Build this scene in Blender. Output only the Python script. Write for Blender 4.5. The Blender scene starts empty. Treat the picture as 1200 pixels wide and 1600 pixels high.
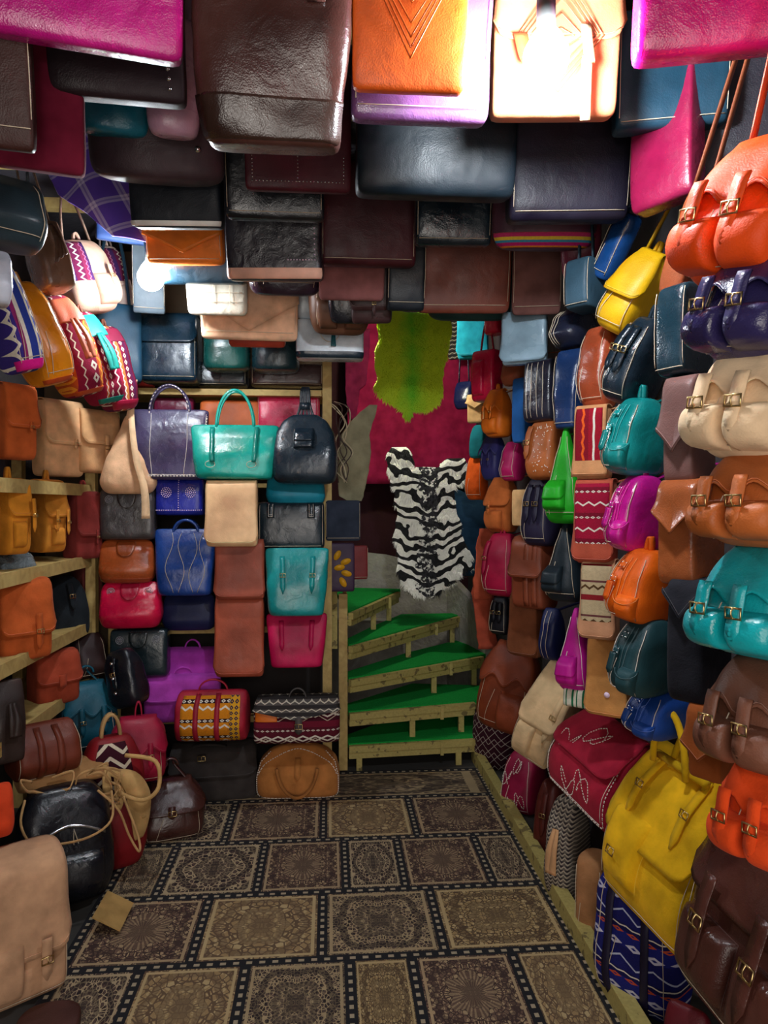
import bpy, math, random
from mathutils import Vector, Matrix, noise

# ============ camera, world, exposure ============
sc = bpy.context.scene
col = sc.collection
cam_data = bpy.data.cameras.new('camera'); cam = bpy.data.objects.new('camera', cam_data); col.objects.link(cam)
cam_data.sensor_fit = 'VERTICAL'; cam_data.sensor_height = 17.3; cam_data.lens = 17.3*1110/1600
cam_data.clip_start = .02
cam.location = (0, 0, 1.4)
cam.rotation_euler = (math.radians(90)-math.atan(10/1110), 0, -math.atan(85/1110))
sc.camera = cam
sc.view_settings.view_transform = 'Standard'; sc.view_settings.look = 'None'
sc.view_settings.exposure = 0.8; sc.view_settings.gamma = 1.0; sc.view_settings.use_curve_mapping = False
world = bpy.data.worlds.new('world'); sc.world = world; world.use_nodes = True
world.node_tree.nodes['Background'].inputs[0].default_value = (.62, .68, .85, 1)
world.node_tree.nodes['Background'].inputs[1].default_value = 0.14
BULB_POWER = 26.0

def lamp(name, loc, power, colr, radius=.05, size=None):
    d = bpy.data.lights.new(name, 'AREA' if size else 'POINT'); d.energy = power; d.color = colr
    if size: d.shape = 'RECTANGLE'; d.size, d.size_y = size
    else: d.shadow_soft_size = radius
    o = bpy.data.objects.new(name, d); o.location = loc; col.objects.link(o); return o
# added fill lights without visible fittings: behind the camera, beside it, over the stair
rear_fill = lamp('rear_area_fill', (0.0, -1.2, 1.1), 22, (1.0, .9, .8), size=(1.5, 2.1))  # broad fill added behind the camera
rear_fill.rotation_euler = (math.radians(90), 0, 0)
lamp('camera_fill', (-.1, -.1, 1.6), 5, (1.0, .97, .93), .06)  # unseen point light put in next to the camera to lift the bags
lamp('stair_fill', (.35, 4.0, 2.45), 14, (1.0, .94, .86), .06)  # unseen point light added to brighten the stairwell and its hides

# ============ materials ============
def lin(h):
    c = [int(h[i:i+2], 16)/255 for i in (0, 2, 4)]
    return [(v/12.92 if v <= .04045 else ((v+.055)/1.055)**2.4) for v in c]
class NT:
    def __init__(s, name):
        s.m = bpy.data.materials.new(name); s.m.use_nodes = True; s.t = s.m.node_tree
        s.b = s.t.nodes['Principled BSDF']
    def n(s, ty, **kw):
        x = s.t.nodes.new(ty)
        for k, v in kw.items(): setattr(x, k, v)
        return x
    def l(s, a, b): s.t.links.new(a, b)
    def put(s, sock, v):
        if isinstance(v, bpy.types.NodeSocket): s.l(v, sock)
        else: sock.default_value = v
    def math(s, op, a, b=0.0, c=0.0):
        x = s.n('ShaderNodeMath', operation=op); s.put(x.inputs[0], a); s.put(x.inputs[1], b); s.put(x.inputs[2], c); return x.outputs[0]
    def mix(s, f, a, b, bt='MIX'):
        x = s.n('ShaderNodeMix', data_type='RGBA', blend_type=bt); s.put(x.inputs['Factor'], f)
        for q, v in (('A', a), ('B', b)):
            k = [i for i in x.inputs if i.name == q and i.type == 'RGBA'][0]
            s.put(k, v if isinstance(v, bpy.types.NodeSocket) else (*v[:3], 1))
        return [o for o in x.outputs if o.type == 'RGBA'][0]
    def obj(s): return s.n('ShaderNodeTexCoord').outputs['Object']
    def noise(s, co, scale, det=3, out=0, dist=0):
        x = s.n('ShaderNodeTexNoise'); s.l(co, x.inputs['Vector']); x.inputs['Scale'].default_value = scale
        x.inputs['Detail'].default_value = det; x.inputs['Distortion'].default_value = dist; return x.outputs[out]
    def bump(s, h, strength, dist=.01, nrm=None):
        x = s.n('ShaderNodeBump'); s.l(h, x.inputs['Height']); x.inputs['Strength'].default_value = strength; x.inputs['Distance'].default_value = dist
        if nrm is not None: s.l(nrm, x.inputs['Normal'])
        s.l(x.outputs[0], s.b.inputs['Normal']); return x.outputs[0]
MATS = {}
def leather(key):
    h, fin = key[:6], key[6]
    c = lin(h); x = NT('leather_'+key)
    co = x.obj()
    mott = x.noise(co, 7 if fin != 's' else 14, 5)
    r = x.n('ShaderNodeMapRange'); x.l(mott, r.inputs[0]); r.inputs[1].default_value = .34; r.inputs[2].default_value = .66
    a = .82 if fin == 's' else .72
    k = 1.25
    base = x.mix(r.outputs[0], [v*a for v in c], [min(.95, v*k+.004) for v in c])
    x.l(base, x.b.inputs['Base Color'])
    vor = x.n('ShaderNodeTexVoronoi'); x.l(co, vor.inputs['Vector']); vor.inputs['Scale'].default_value = 320
    big = x.noise(co, 16, 4, 0, .6)
    fine = x.noise(co, 260, 2)
    if fin == 's':
        x.b.inputs['Roughness'].default_value = .92; x.b.inputs['Specular IOR Level'].default_value = .25
        x.b.inputs['Sheen Weight'].default_value = .25; x.b.inputs['Sheen Roughness'].default_value = .5
        x.b.inputs['Sheen Tint'].default_value = (*[min(1, v*1.5+.1) for v in c], 1)
        n1 = x.bump(big, .35, .012); x.bump(fine, .5, .0012, n1)
    elif fin == 'P':
        x.b.inputs['Roughness'].default_value = .12; x.bump(x.noise(co, 30, 4, 0, 2), 1, .03)
    elif fin == 'M':
        x.b.inputs['Roughness'].default_value = .35
        w = x.n('ShaderNodeTexChecker'); x.l(co, w.inputs['Vector']); w.inputs['Scale'].default_value = 170; x.bump(w.outputs[1], .8, .002)
    else:
        rr = x.n('ShaderNodeMapRange'); x.l(x.noise(co, 11, 4), rr.inputs[0]); rr.inputs[1].default_value = .3; rr.inputs[2].default_value = .7
        lo, hi = (.16, .4) if fin == 'g' else (.36, .62)
        rr.inputs[3].default_value = lo; rr.inputs[4].default_value = hi
        x.l(rr.outputs[0], x.b.inputs['Roughness'])
        x.b.inputs['Specular IOR Level'].default_value = .6 if fin == 'g' else .32
        n1 = x.bump(big, .26 if fin == 'g' else .16, .016); x.bump(vor.outputs[0], .25, .0012, n1)
    return x.m
W_ = 'f1e6d6'
# woven patterns: axis, period, bands (position, colour), marks (kind, centre, amplitude, half width, frequency per m, colour)
KIL = {
 'K_rainbow': ('z', .05, [(0, 'e2852a'), (.2, 'b81a6a'), (.4, '3b8fae'), (.55, 'e9c63a'), (.75, 'c8306a')], []),
 'K_blue': ('x', .12, [(0, '2b3f9c'), (.18, W_), (.24, '2b3f9c'), (.42, '5f86c8'), (.5, W_), (.56, '3c2d86'), (.8, '9a2a6c'), (.9, W_)], [('z', .7, .1, .03, 22, W_), ('d', .33, .12, .0, 20, W_)]),
 'K_red': ('x', .11, [(0, '8c1238'), (.3, 'c2521e'), (.5, '8c1238')], [('d', .15, .16, 0, 22, W_), ('z', .4, .12, .03, 25, 'e89a2c'), ('z', .75, .1, .025, 30, W_)]),
 'K_red2': ('x', .09, [(0, '8a1034'), (.35, 'a81c40'), (.6, 'd4621e'), (.72, '8a1034')], [('z', .2, .14, .035, 28, W_), ('z', .65, .06, .02, 40, W_), ('d', .88, .08, 0, 30, W_)]),
 'K_red3': ('x', .07, [(0, '7c1036'), (.3, '5c1a46'), (.5, '7c1036'), (.75, 'c87a3a')], [('d', .2, .13, 0, 36, W_), ('z', .8, .1, .04, 40, W_)]),
 'K_plum': ('x', .08, [(0, '6e1a44'), (.5, '8b2a50'), (.75, '4a2a66')], [('z', .3, .2, .05, 40, W_), ('z', .7, .1, .03, 50, 'c87aa0')]),
 'K_grey': ('z', .03, [(0, '5b5550'), (.5, '2e2b2a')], [('z', .3, .3, .07, 26, 'd8cdb8')]),
 'K_yellow': ('z', .075, [(0, 'e08a14'), (.42, '2a1018'), (.62, 'e08a14')], [('z', .2, .16, .055, 26, W_), ('d', .52, .1, 0, 40, W_)]),
 'K_tri': ('z', .022, [(0, 'e8a822')], [('d', .5, .48, 0, 45, '1d1f4a')]),
 'K_maroon': ('z', .11, [(0, '4a0f20'), (.3, '5e1426'), (.75, '7a1830')], [('z', .28, .22, .035, 9, W_), ('z', .28, -.22, .035, 9, W_), ('z', .15, .3, .02, 9, 'cdbba4'), ('d', .62, .05, 0, 44, W_)]),
 'K_zebra': ('z', .05, [(0, '3c0a1c')], [('z', .5, .8, .15, 10, 'e4d5bb')]),
 'K_vred': ('x', .16, [(0, 'a50e26'), (.45, '8a0a20')], [('z', .1, .01, .02, 18, W_), ('z', .42, .04, .028, 34, 'f0601c'), ('d', .65, .05, 0, 42, W_), ('z', .9, .03, .022, 30, 'f0601c')]),
 'K_crim': ('z', .075, [(0, 'a50c34'), (.8, '7d0826')], [('z', .35, .14, .035, 30, W_), ('d', .82, .06, 0, 60, W_)]),
 'K_beige': ('z', .1, [(0, 'c9b48c'), (.18, '8f1a22'), (.34, 'c9b48c'), (.7, '6f3a3a'), (.76, 'c9b48c')], [('z', .56, .09, .035, 40, '5b3f20')]),
 'K_wicker': ('z', .014, [(0, '6d655c'), (.5, '3a3336')], [('z', .5, .7, .2, 50, 'b8ab98')]),
 'K_navy': ('z', .12, [(0, '161a66'), (.5, '1c2480'), (.85, '101250')], [('z', .2, .2, .02, 10, 'c6cbe6'), ('d', .55, .1, 0, 16, 'd9d5ea'), ('d', .82, .06, 0, 20, 'd4562a'), ('z', .95, .03, .015, 24, W_)]),
 'K_net': ('z', .07, [(0, '3c1422')], [('z', .25, .5, .028, 14, 'c9b8ae'), ('z', .25, -.5, .028, 14, 'c9b8ae'), ('z', .75, .5, .028, 14, 'c9b8ae')]),
 'K_plaid': ('x', .035, [(0, 'e4e0cc'), (.6, '1c7048'), (.8, 'e4e0cc')], [('z', .1, .0, .06, 1, '1c7048')]),
}
def kilim(key):
    ax, P, bands, marks = KIL[key]
    x = NT('woven_'+key[2:]); co = x.obj()
    sep = x.n('ShaderNodeSeparateXYZ'); x.l(co, sep.inputs[0])
    s_, t_ = (sep.outputs[2], sep.outputs[0]) if ax == 'z' else (sep.outputs[0], sep.outputs[2])
    f = x.math('FRACT', x.math('ADD', x.math('DIVIDE', s_, P), 10.0))
    ramp = x.n('ShaderNodeValToRGB'); ramp.color_ramp.interpolation = 'CONSTANT'
    e = ramp.color_ramp.elements
    e[0].position = bands[0][0]; e[0].color = (*lin(bands[0][1]), 1)
    if len(bands) == 1: e[1].color = (*lin(bands[0][1]), 1)
    for i, (p, c) in enumerate(bands[1:]):
        k = e[1] if i == 0 else e.new(p)
        k.position = p; k.color = (*lin(c), 1)
    x.l(f, ramp.inputs[0]); c = ramp.outputs[0]
    for kd, cen, amp, w, fr, hx in marks:
        tri = x.math('MULTIPLY', x.math('ABSOLUTE', x.math('SUBTRACT', x.math('FRACT', x.math('ADD', x.math('MULTIPLY', t_, float(fr)), 10.25)), .5)), 2.0)
        if kd == 'z':
            d = x.math('ABSOLUTE', x.math('SUBTRACT', x.math('SUBTRACT', f, cen), x.math('MULTIPLY', x.math('SUBTRACT', tri, .5), amp)))
            m = x.math('LESS_THAN', d, w)
        else:
            d = x.math('ADD', x.math('DIVIDE', x.math('ABSOLUTE', x.math('SUBTRACT', f, cen)), amp), tri)
            m = x.math('MULTIPLY', x.math('LESS_THAN', d, .85), x.math('GREATER_THAN', d, .3))
        c = x.mix(m, c, lin(hx))
    nz = x.noise(co, 120, 3)
    c = x.mix(x.math('MULTIPLY', nz, .35), c, (.02, .01, .015))
    x.l(c, x.b.inputs['Base Color']); x.b.inputs['Roughness'].default_value = .9; x.b.inputs['Specular IOR Level'].default_value = .2
    x.bump(x.noise(co, 350, 2), .8, .002)
    return x.m
def simple(name, rgb, rough=.5, metal=0, bump=0, bs=40, var=0):
    x = NT(name); x.b.inputs['Base Color'].default_value = (*rgb, 1); x.b.inputs['Roughness'].default_value = rough; x.b.inputs['Metallic'].default_value = metal
    co = x.obj()
    if var:
        n = x.noise(co, bs*.3, 5); x.l(x.mix(n, [v*(1-var) for v in rgb], [v*(1+var) for v in rgb]), x.b.inputs['Base Color'])
    if bump: x.bump(x.noise(co, bs, 4), bump, .01)
    return x.m
def mat(key):
    if key not in MATS: MATS[key] = kilim(key) if key.startswith('K_') else leather(key)
    return MATS[key]
BRASS = simple('brass', (.62, .45, .2), .28, 1)
STEEL = simple('steel', (.7, .7, .72), .22, 1)
THREAD = simple('cream_thread', (.62, .5, .36), .8)
WHITE_T = simple('white_thread', (.86, .76, .66), .8)
PINK_T = simple('pink_studs', (.85, .62, .8), .3)
EDGE = {}
def edge_of(key):
    if key not in EDGE:
        if key.startswith('K_'): c = lin('9a6a44')
        else: c = [min(.85, v*1.5+.05) for v in lin(key[:6])]
        EDGE[key] = simple('cut_edge_'+key, c, .75)
    return EDGE[key]

# ============ mesh helpers ============
def spline(P, k=5):
    P = [Vector(p) for p in P]; n = len(P)
    if n < 3 or n > 11: return P
    out = []
    for i in range(n-1):
        a, b, c, d = P[max(0, i-1)], P[i], P[i+1], P[min(n-1, i+2)]
        for q in range(k):
            t = q/k; out.append(.5*((2*b)+(c-a)*t+(2*a-5*b+4*c-d)*t*t+(3*b-a-3*c+d)*t**3))
    return out+[P[-1]]
class MB:
    def __init__(s): s.v = []; s.f = []; s.mi = []
    def add(s, vs, fs, mi=0):
        o = len(s.v); s.v += [tuple(p) for p in vs]; s.f += [tuple(i+o for i in f) for f in fs]; s.mi += [mi]*len(fs); return s
    def box(s, c, d, mi=0, R=None):
        x, y, z = [q/2 for q in d]
        vs = [Vector((i*x, j*y, k*z)) for i in (-1, 1) for j in (-1, 1) for k in (-1, 1)]
        vs = [(R @ p if R else p)+Vector(c) for p in vs]
        return s.add(vs, [(0, 1, 3, 2), (4, 6, 7, 5), (0, 4, 5, 1), (2, 3, 7, 6), (0, 2, 6, 4), (1, 5, 7, 3)], mi)
    def bar(s, a, b, w, t, mi=0, up=(0, 0, 1)):   # plank from a to b
        a, b = Vector(a), Vector(b); d = (b-a).normalized(); u = Vector(up); sd = d.cross(u)
        if sd.length < 1e-4: sd = d.cross(Vector((0, 1, 0)))
        sd.normalize(); u = sd.cross(d)
        vs = [p+sd*i*w/2+u*j*t/2 for p in (a, b) for i, j in ((-1, -1), (1, -1), (1, 1), (-1, 1))]
        return s.add(vs, [(0, 1, 2, 3), (7, 6, 5, 4), (0, 4, 5, 1), (1, 5, 6, 2), (2, 6, 7, 3), (3, 7, 4, 0)], mi)
    def tube(s, pts, r, seg=7, mi=0, closed=False, flat=1.0):
        pts = [Vector(p) for p in pts] if closed else spline(pts); n = len(pts); vs = []; prev = None
        for i, p in enumerate(pts):
            if closed: t = pts[(i+1) % n]-pts[i-1]
            else: t = pts[min(i+1, n-1)]-pts[max(i-1, 0)]
            if t.length < 1e-7: t = Vector((0, 0, 1))
            t.normalize()
            if prev is None: prev = Vector((0, 1, 0)) if abs(t.y) < .9 else Vector((1, 0, 0))
            a = (prev-t*prev.dot(t)); a = a.normalized() if a.length > 1e-5 else t.orthogonal().normalized(); prev = a; b = t.cross(a)
            for k in range(seg):
                q = 2*math.pi*k/seg; vs.append(p+a*math.cos(q)*r*flat+b*math.sin(q)*r)
        fs = []
        for i in range(n if closed else n-1):
            for k in range(seg):
                j = (i+1) % n; fs.append((i*seg+k, i*seg+(k+1) % seg, j*seg+(k+1) % seg, j*seg+k))
        if not closed: fs += [tuple(range(seg))[::-1], tuple((n-1)*seg+k for k in range(seg))]
        return s.add(vs, fs, mi)
    def ribbon(s, pts, wd, w, th, mi=0):
        pts = spline(pts); wd = Vector(wd).normalized(); n = len(pts); vs = []
        for i, p in enumerate(pts):
            t = pts[min(i+1, n-1)]-pts[max(i-1, 0)]; t = t.normalized() if t.length > 1e-7 else Vector((0, 0, 1))
            nn = t.cross(wd); nn = nn.normalized() if nn.length > 1e-4 else Vector((0, 1, 0))
            ww = w(i/(n-1)) if callable(w) else w
            vs += [p+wd*ww/2*i2+nn*th/2*j2 for i2, j2 in ((-1, -1), (1, -1), (1, 1), (-1, 1))]
        fs = [(i*4+k, i*4+(k+1) % 4, i*4+4+(k+1) % 4, i*4+4+k) for i in range(n-1) for k in range(4)]
        fs += [(3, 2, 1, 0), tuple((n-1)*4+k for k in range(4))]
        return s.add(vs, fs, mi)
    def dome(s, c, r, mi=0, seg=6, ax=(0, -1, 0)):
        c = Vector(c); ax = Vector(ax).normalized(); a = ax.orthogonal().normalized(); b = ax.cross(a)
        vs = [c+(a*math.cos(2*math.pi*k/seg)+b*math.sin(2*math.pi*k/seg))*r for k in range(seg)]
        vs += [c+(a*math.cos(2*math.pi*k/seg)+b*math.sin(2*math.pi*k/seg))*r*.6+ax*r*.5 for k in range(seg)]+[c+ax*r*.7]
        fs = [(k, (k+1) % seg, seg+(k+1) % seg, seg+k) for k in range(seg)]+[(seg+k, seg+(k+1) % seg, 2*seg) for k in range(seg)]
        return s.add(vs, fs, mi)
    def sheet(s, fn, nu, nv, mi=0, rim=1):      # fn(i/nu, j/nv) -> (outer point, inner point)
        A = [[fn(i/nu, j/nv) for i in range(nu+1)] for j in range(nv+1)]
        vs = [A[j][i][0] for j in range(nv+1) for i in range(nu+1)]+[A[j][i][1] for j in range(nv+1) for i in range(nu+1)]
        N = (nu+1)*(nv+1); ix = lambda i, j: j*(nu+1)+i
        fs = [(ix(i, j), ix(i+1, j), ix(i+1, j+1), ix(i, j+1)) for j in range(nv) for i in range(nu)]
        bk = [tuple(N+q for q in f[::-1]) for f in fs]
        s.add(vs, fs+bk, mi)
        o = len(s.v)-2*N
        ring = [ix(i, 0) for i in range(nu)]+[ix(nu, j) for j in range(nv)]+[ix(i, nv) for i in range(nu, 0, -1)]+[ix(0, j) for j in range(nv, 0, -1)]
        for a, b in zip(ring, ring[1:]+ring[:1]):
            s.f.append((o+b, o+a, o+N+a, o+N+b)); s.mi.append(rim)
        return s
    def build(s, name, mats, parent=None, smooth=True, **props):
        me = bpy.data.meshes.new(name); me.from_pydata(s.v, [], s.f)
        mats = mats if isinstance(mats, (list, tuple)) else [mats]
        for m in mats: me.materials.append(m)
        if len(mats) > 1: me.polygons.foreach_set('material_index', [min(i, len(mats)-1) for i in s.mi])
        if smooth: me.polygons.foreach_set('use_smooth', [True]*len(me.polygons))
        me.update()
        o = bpy.data.objects.new(name, me); col.objects.link(o)
        if parent: o.parent = parent
        for k, v in props.items(): o[k] = v
        return o
def smooth_by_angle(o, ang=.7):
    me = o.data; import bmesh
    bm = bmesh.new(); bm.from_mesh(me)
    for e in bm.edges: e.smooth = not (len(e.link_faces) == 2 and e.calc_face_angle(0) > ang)
    bm.to_mesh(me); bm.free(); return o
def tag(o, label, cat, group=None, kind=None):
    if kind: o['kind'] = kind
    if label: o['label'] = label
    if cat: o['category'] = cat
    if group: o['group'] = group
    return o
def struct(name, mb, m, smooth=False):
    o = mb.build(name, m, None, smooth); o['kind'] = 'structure'; return o

# ---- bag body profiles: half width a(t), half depth b(t) over height t, section exponent, end rounding
PROF = {
 'box': ([(0,1),(1,1)], [(0,1),(.5,1),(1,.9)], 7, 16, 6),
 'pack': ([(0,.93),(.3,1),(.75,.96),(1,.72)], [(0,.9),(.25,1),(.6,.85),(1,.5)], 4, 7, 4),
 'tote': ([(0,.84),(.5,.93),(1,1)], [(0,1),(.4,.95),(.75,.6),(1,.22)], 5, 18, 9),
 'pouch': ([(0,.9),(.3,1),(.8,.95),(1,.86)], [(0,.75),(.3,1),(.7,.7),(1,.22)], 3.4, 9, 4),
 'moon': ([(0,1),(.45,1),(.7,.93),(.88,.74),(1,.5)], [(0,1),(.4,.95),(1,.4)], 5, 7, 4),
 'duffel': ([(0,1),(.7,1),(1,.96)], [(0,.85),(.35,1),(.7,.85),(1,.35)], 8, 12, 3),
 'slab': ([(0,1),(1,1)], [(0,1),(1,.7)], 9, 22, 6),
 'hobo': ([(0,.9),(.15,1),(.4,.82),(.65,.5),(.85,.25),(1,.14)], [(0,.8),(.2,1),(.6,.6),(1,.3)], 3, 8, 4),
 'roll': ([(0,1),(1,1)], [(0,.9),(.5,1),(1,.85)], 2.6, 7, 7),
}
def lerp_keys(ks, t):
    if t <= ks[0][0]: return ks[0][1]
    for (t0, v0), (t1, v1) in zip(ks, ks[1:]):
        if t <= t1:
            f = (t-t0)/(t1-t0); f = f*f*(3-2*f)*.5 + f*.5
            return v0+(v1-v0)*f
    return ks[-1][1]
def half_sizes(kind, t, W, D):
    A, B, n, pa, pb = PROF[kind]
    e = min(1, abs(2*t-1))
    return (W/2*lerp_keys(A, t)*(1-e**pa)**(1/pa), D/2*lerp_keys(B, t)*(1-e**pb)**(1/pb), n)

# ============ bag builder ============
class Bag:
    def __init__(s, kind, W, H, D, seed, wr):
        s.k, s.W, s.H, s.D, s.seed, s.wr = kind, W, H, D, seed, wr
    def disp(s, x, y, z):
        q = Vector((x*5+s.seed*3.1, y*5, z*5)); k = 1/max(.2, s.H)
        d = noise.noise(q)*1.0 + .45*abs(noise.noise(q*2.7+Vector((7, 0, 0))))
        # folds running up from the lower corners
        d += .35*math.sin((x*9+z*14*(1 if x > 0 else -1))+s.seed)*max(0, .6-z*k)
        return d*s.wr
    def P(s, t, c, sn, off=0):
        a, b, n = half_sizes(s.k, t, s.W, s.D)
        x = a*math.copysign(abs(c)**(2/n), c); y = b*math.copysign(abs(sn)**(2/n), sn); z = t*s.H
        d = s.disp(x, y, z)+off; e = (1-min(1, abs(2*t-1))**8)
        zz = z+(off if t > .97 else 0)
        return Vector((x+c*d*e*.5, y+sn*d*e*(1 if abs(sn) > .05 else .3), zz))
    def F(s, u, v, off=0.0, k=-1.0):
        n = PROF[s.k][2]; u = max(-.995, min(.995, u)); au = abs(u)
        c = math.copysign(au**(n/2), u); sn = math.sqrt(max(0, 1-c*c))
        p = s.P(min(.97, v), c, -sn); a, b, _ = half_sizes(s.k, min(.97, v), s.W, s.D)
        y = p.y*(-k)
        return Vector((p.x+c*off*.6, y+k*off, p.z))
    def body(s, m, parent):
        nr, ns = 26, 40
        mb = MB(); vs = []; fs = []
        for j in range(nr+1):
            t = .5-.5*math.cos(math.pi*j/nr)
            t = min(.9995, max(.0005, t))
            for i in range(ns):
                ph = 2*math.pi*i/ns
                c, sn = math.cos(ph), math.sin(ph)
                vs.append(s.P(t, c, sn))
        for j in range(nr):
            for i in range(ns):
                fs.append((j*ns+i, j*ns+(i+1) % ns, (j+1)*ns+(i+1) % ns, (j+1)*ns+i))
        fs += [tuple(range(ns))[::-1], tuple(nr*ns+i for i in range(ns))]
        mb.add(vs, fs)
        return mb.build('body', m, parent)

def shape_low(sh, u):
    au = abs(u)
    if sh == 'r': return .28*(1-math.sqrt(max(0, 1-(max(0, au-.72)/.28)**2)))*.45
    if sh == 'p': return .22*au
    if sh == 's': return .12*(.5-.5*math.cos(u*math.pi*2.2)) + (.1 if au > .93 else 0)
    return 0.0
def flap(B, v0, sh, key, parent, over=True, ext=.97, off=.007):
    th = .0035; mb = MB()
    def fn(i, j):
        u = -ext+2*ext*i; lo = v0+shape_low(sh, u/ext)
        if over:
            if j < .7: v = lo+(.97-lo)*(j/.7); k = -1; lift = 0
            else: q = (j-.7)/.3; v = .97; k = -1+2*q; lift = math.sin(math.pi*q)*B.H*.035
        else: v = lo+(.97-lo)*j; k = -1; lift = 0
        flare = .012*max(0, 1-j*2.2)**2
        p = B.F(u, v, off+flare, k); p2 = B.F(u, v, off+flare-th, k)
        up = Vector((0, 0, lift+(off if j >= .7 and over else 0)))
        return p+up, p2+up-Vector((0, 0, .003 if lift else 0))
    mb.sheet(fn, 22, 22)
    return mb.build('flap', [mat(key), edge_of(key)], parent)
def panel(B, u0, u1, v0, v1, key, parent, name='woven_panel', off=.003, rnd=False):
    mb = MB()
    def fn(i, j):
        u = u0+(u1-u0)*i; v = v0+(v1-v0)*j
        if rnd and j < .25:
            w = 1-.35*(1-j/.25)**2; u = (u0+u1)/2+(u-(u0+u1)/2)*w
        return B.F(u, v, off), B.F(u, v, off-.0025)
    mb.sheet(fn, 14, 14)
    return mb.build(name, [mat(key), edge_of(key)], parent)
def pocket(B, u0, u1, v0, v1, h, key, parent, fl=False, bk=False):
    mb = MB()
    def hh(i, j):
        a, b = 2*i-1, 2*j-1
        return h*(max(0, 1-abs(a)**6)*max(0, 1-abs(b)**5))**.45
    def fn(i, j):
        w = 1-.12*(1-j)**3
        u = (u0+u1)/2+(u1-u0)*(i-.5)*w; v = v0+(v1-v0)*j
        return B.F(u, v, .001+hh(i, j)), B.F(u, v, -.002)
    mb.sheet(fn, 16, 16)
    o = mb.build('pocket', [mat(key), edge_of(key)], parent)
    if fl:
        m2 = MB()
        def fn2(i, j):
            u = u0+(u1-u0)*i; lo = v0+(v1-v0)*(.42+shape_low('r', 2*i-1)*1.4)
            v = lo+(v1+.03-lo)*j
            f = h*(1-abs(2*i-1)**6)**.5*(1-max(0, j-.6)/.4*.8)
            return B.F(u, v, .006+f), B.F(u, v, .0025+f)
        m2.sheet(fn2, 14, 10); m2.build('pocket_flap', [mat(key), edge_of(key)], o)
    if bk: buckle(B, (u0+u1)/2, v0+(v1-v0)*.42, .03, o, h+.012)
    return o
def buckle(B, u, v, w, parent, off=.014, m=None):
    c = B.F(u, v, off); mb = MB(); h = w*.62; r = w*.055+.0006
    q = [(-w*.5, -h*.5), (-w*.5, h*.5), (w*.5, h*.5), (w*.5, -h*.5)]
    mb.tube([c+Vector((a, -.003, b)) for a, b in q], r, 5, closed=True)
    mb.tube([c+Vector((0, -.004, h*.5)), c+Vector((0, -.008, 0)), c+Vector((0, -.004, -h*.5))], r*.7, 5)
    return mb.build('buckle', m or BRASS, parent)
def strap_on(B, u, v1, v0, w, key, parent, off=.011, bk=True, name='strap', tip=True):
    mb = MB(); n = 12
    pts = [B.F(u, v1+(v0-v1)*i/n, off) for i in range(n+1)]
    wf = (lambda t: w*(1 if t < .85 else max(.15, (1-t)/.15))) if tip else w
    mb.ribbon(pts, (1, 0, 0), wf, .004)
    o = mb.build(name, mat(key), parent)
    if bk: buckle(B, u, v1+(v0-v1)*.5, w*1.15, o, off+.003)
    return o
def stitch_line(mb, B, pts, off, dash=.008, w=.0016):
    L = [B.F(u, v, off) for u, v in pts]
    acc = 0; on = True
    seg = []
    for p, q in zip(L, L[1:]):
        d = (q-p).length
        if d < 1e-6: continue
        k = 0
        while k < d:
            a = p.lerp(q, k/d); b = p.lerp(q, min(1, (k+dash*.6)/d)); k += dash
            if (b-a).length > 1e-4: mb.bar(a, b, w, .0012, up=(0, -1, 0))
    return mb
def seams(B, lines, parent, m=THREAD, off=.004, r=.0011, name='seam'):
    mb = MB()
    for pts in lines:
        mb.tube([B.F(u, v, off) for u, v in pts], r, 4)
    return mb.build(name, m, parent)
def embroider(B, c0, root):
    mb = MB()
    stitch_line(mb, B, [(c0[0]+.3*math.cos(q*.5+c0[1]*9)*(1-q/30), c0[1]+.13*math.sin(q*.8)*(1-q/40)) for q in range(16)], .012, .009, .003)
    mb.build('embroidered_motif', WHITE_T, root)
def line(u0, v0, u1, v1, n=14): return [(u0+(u1-u0)*i/n, v0+(v1-v0)*i/n) for i in range(n+1)]
def arc(p0, p1, h, n=18, lean=0):
    p0, p1 = Vector(p0), Vector(p1)
    return [p0.lerp(p1, (1-math.cos(math.pi*i/n))/2)+Vector((0, lean*math.sin(math.pi*i/n), h*math.sin(math.pi*i/n))) for i in range(n+1)]

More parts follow.
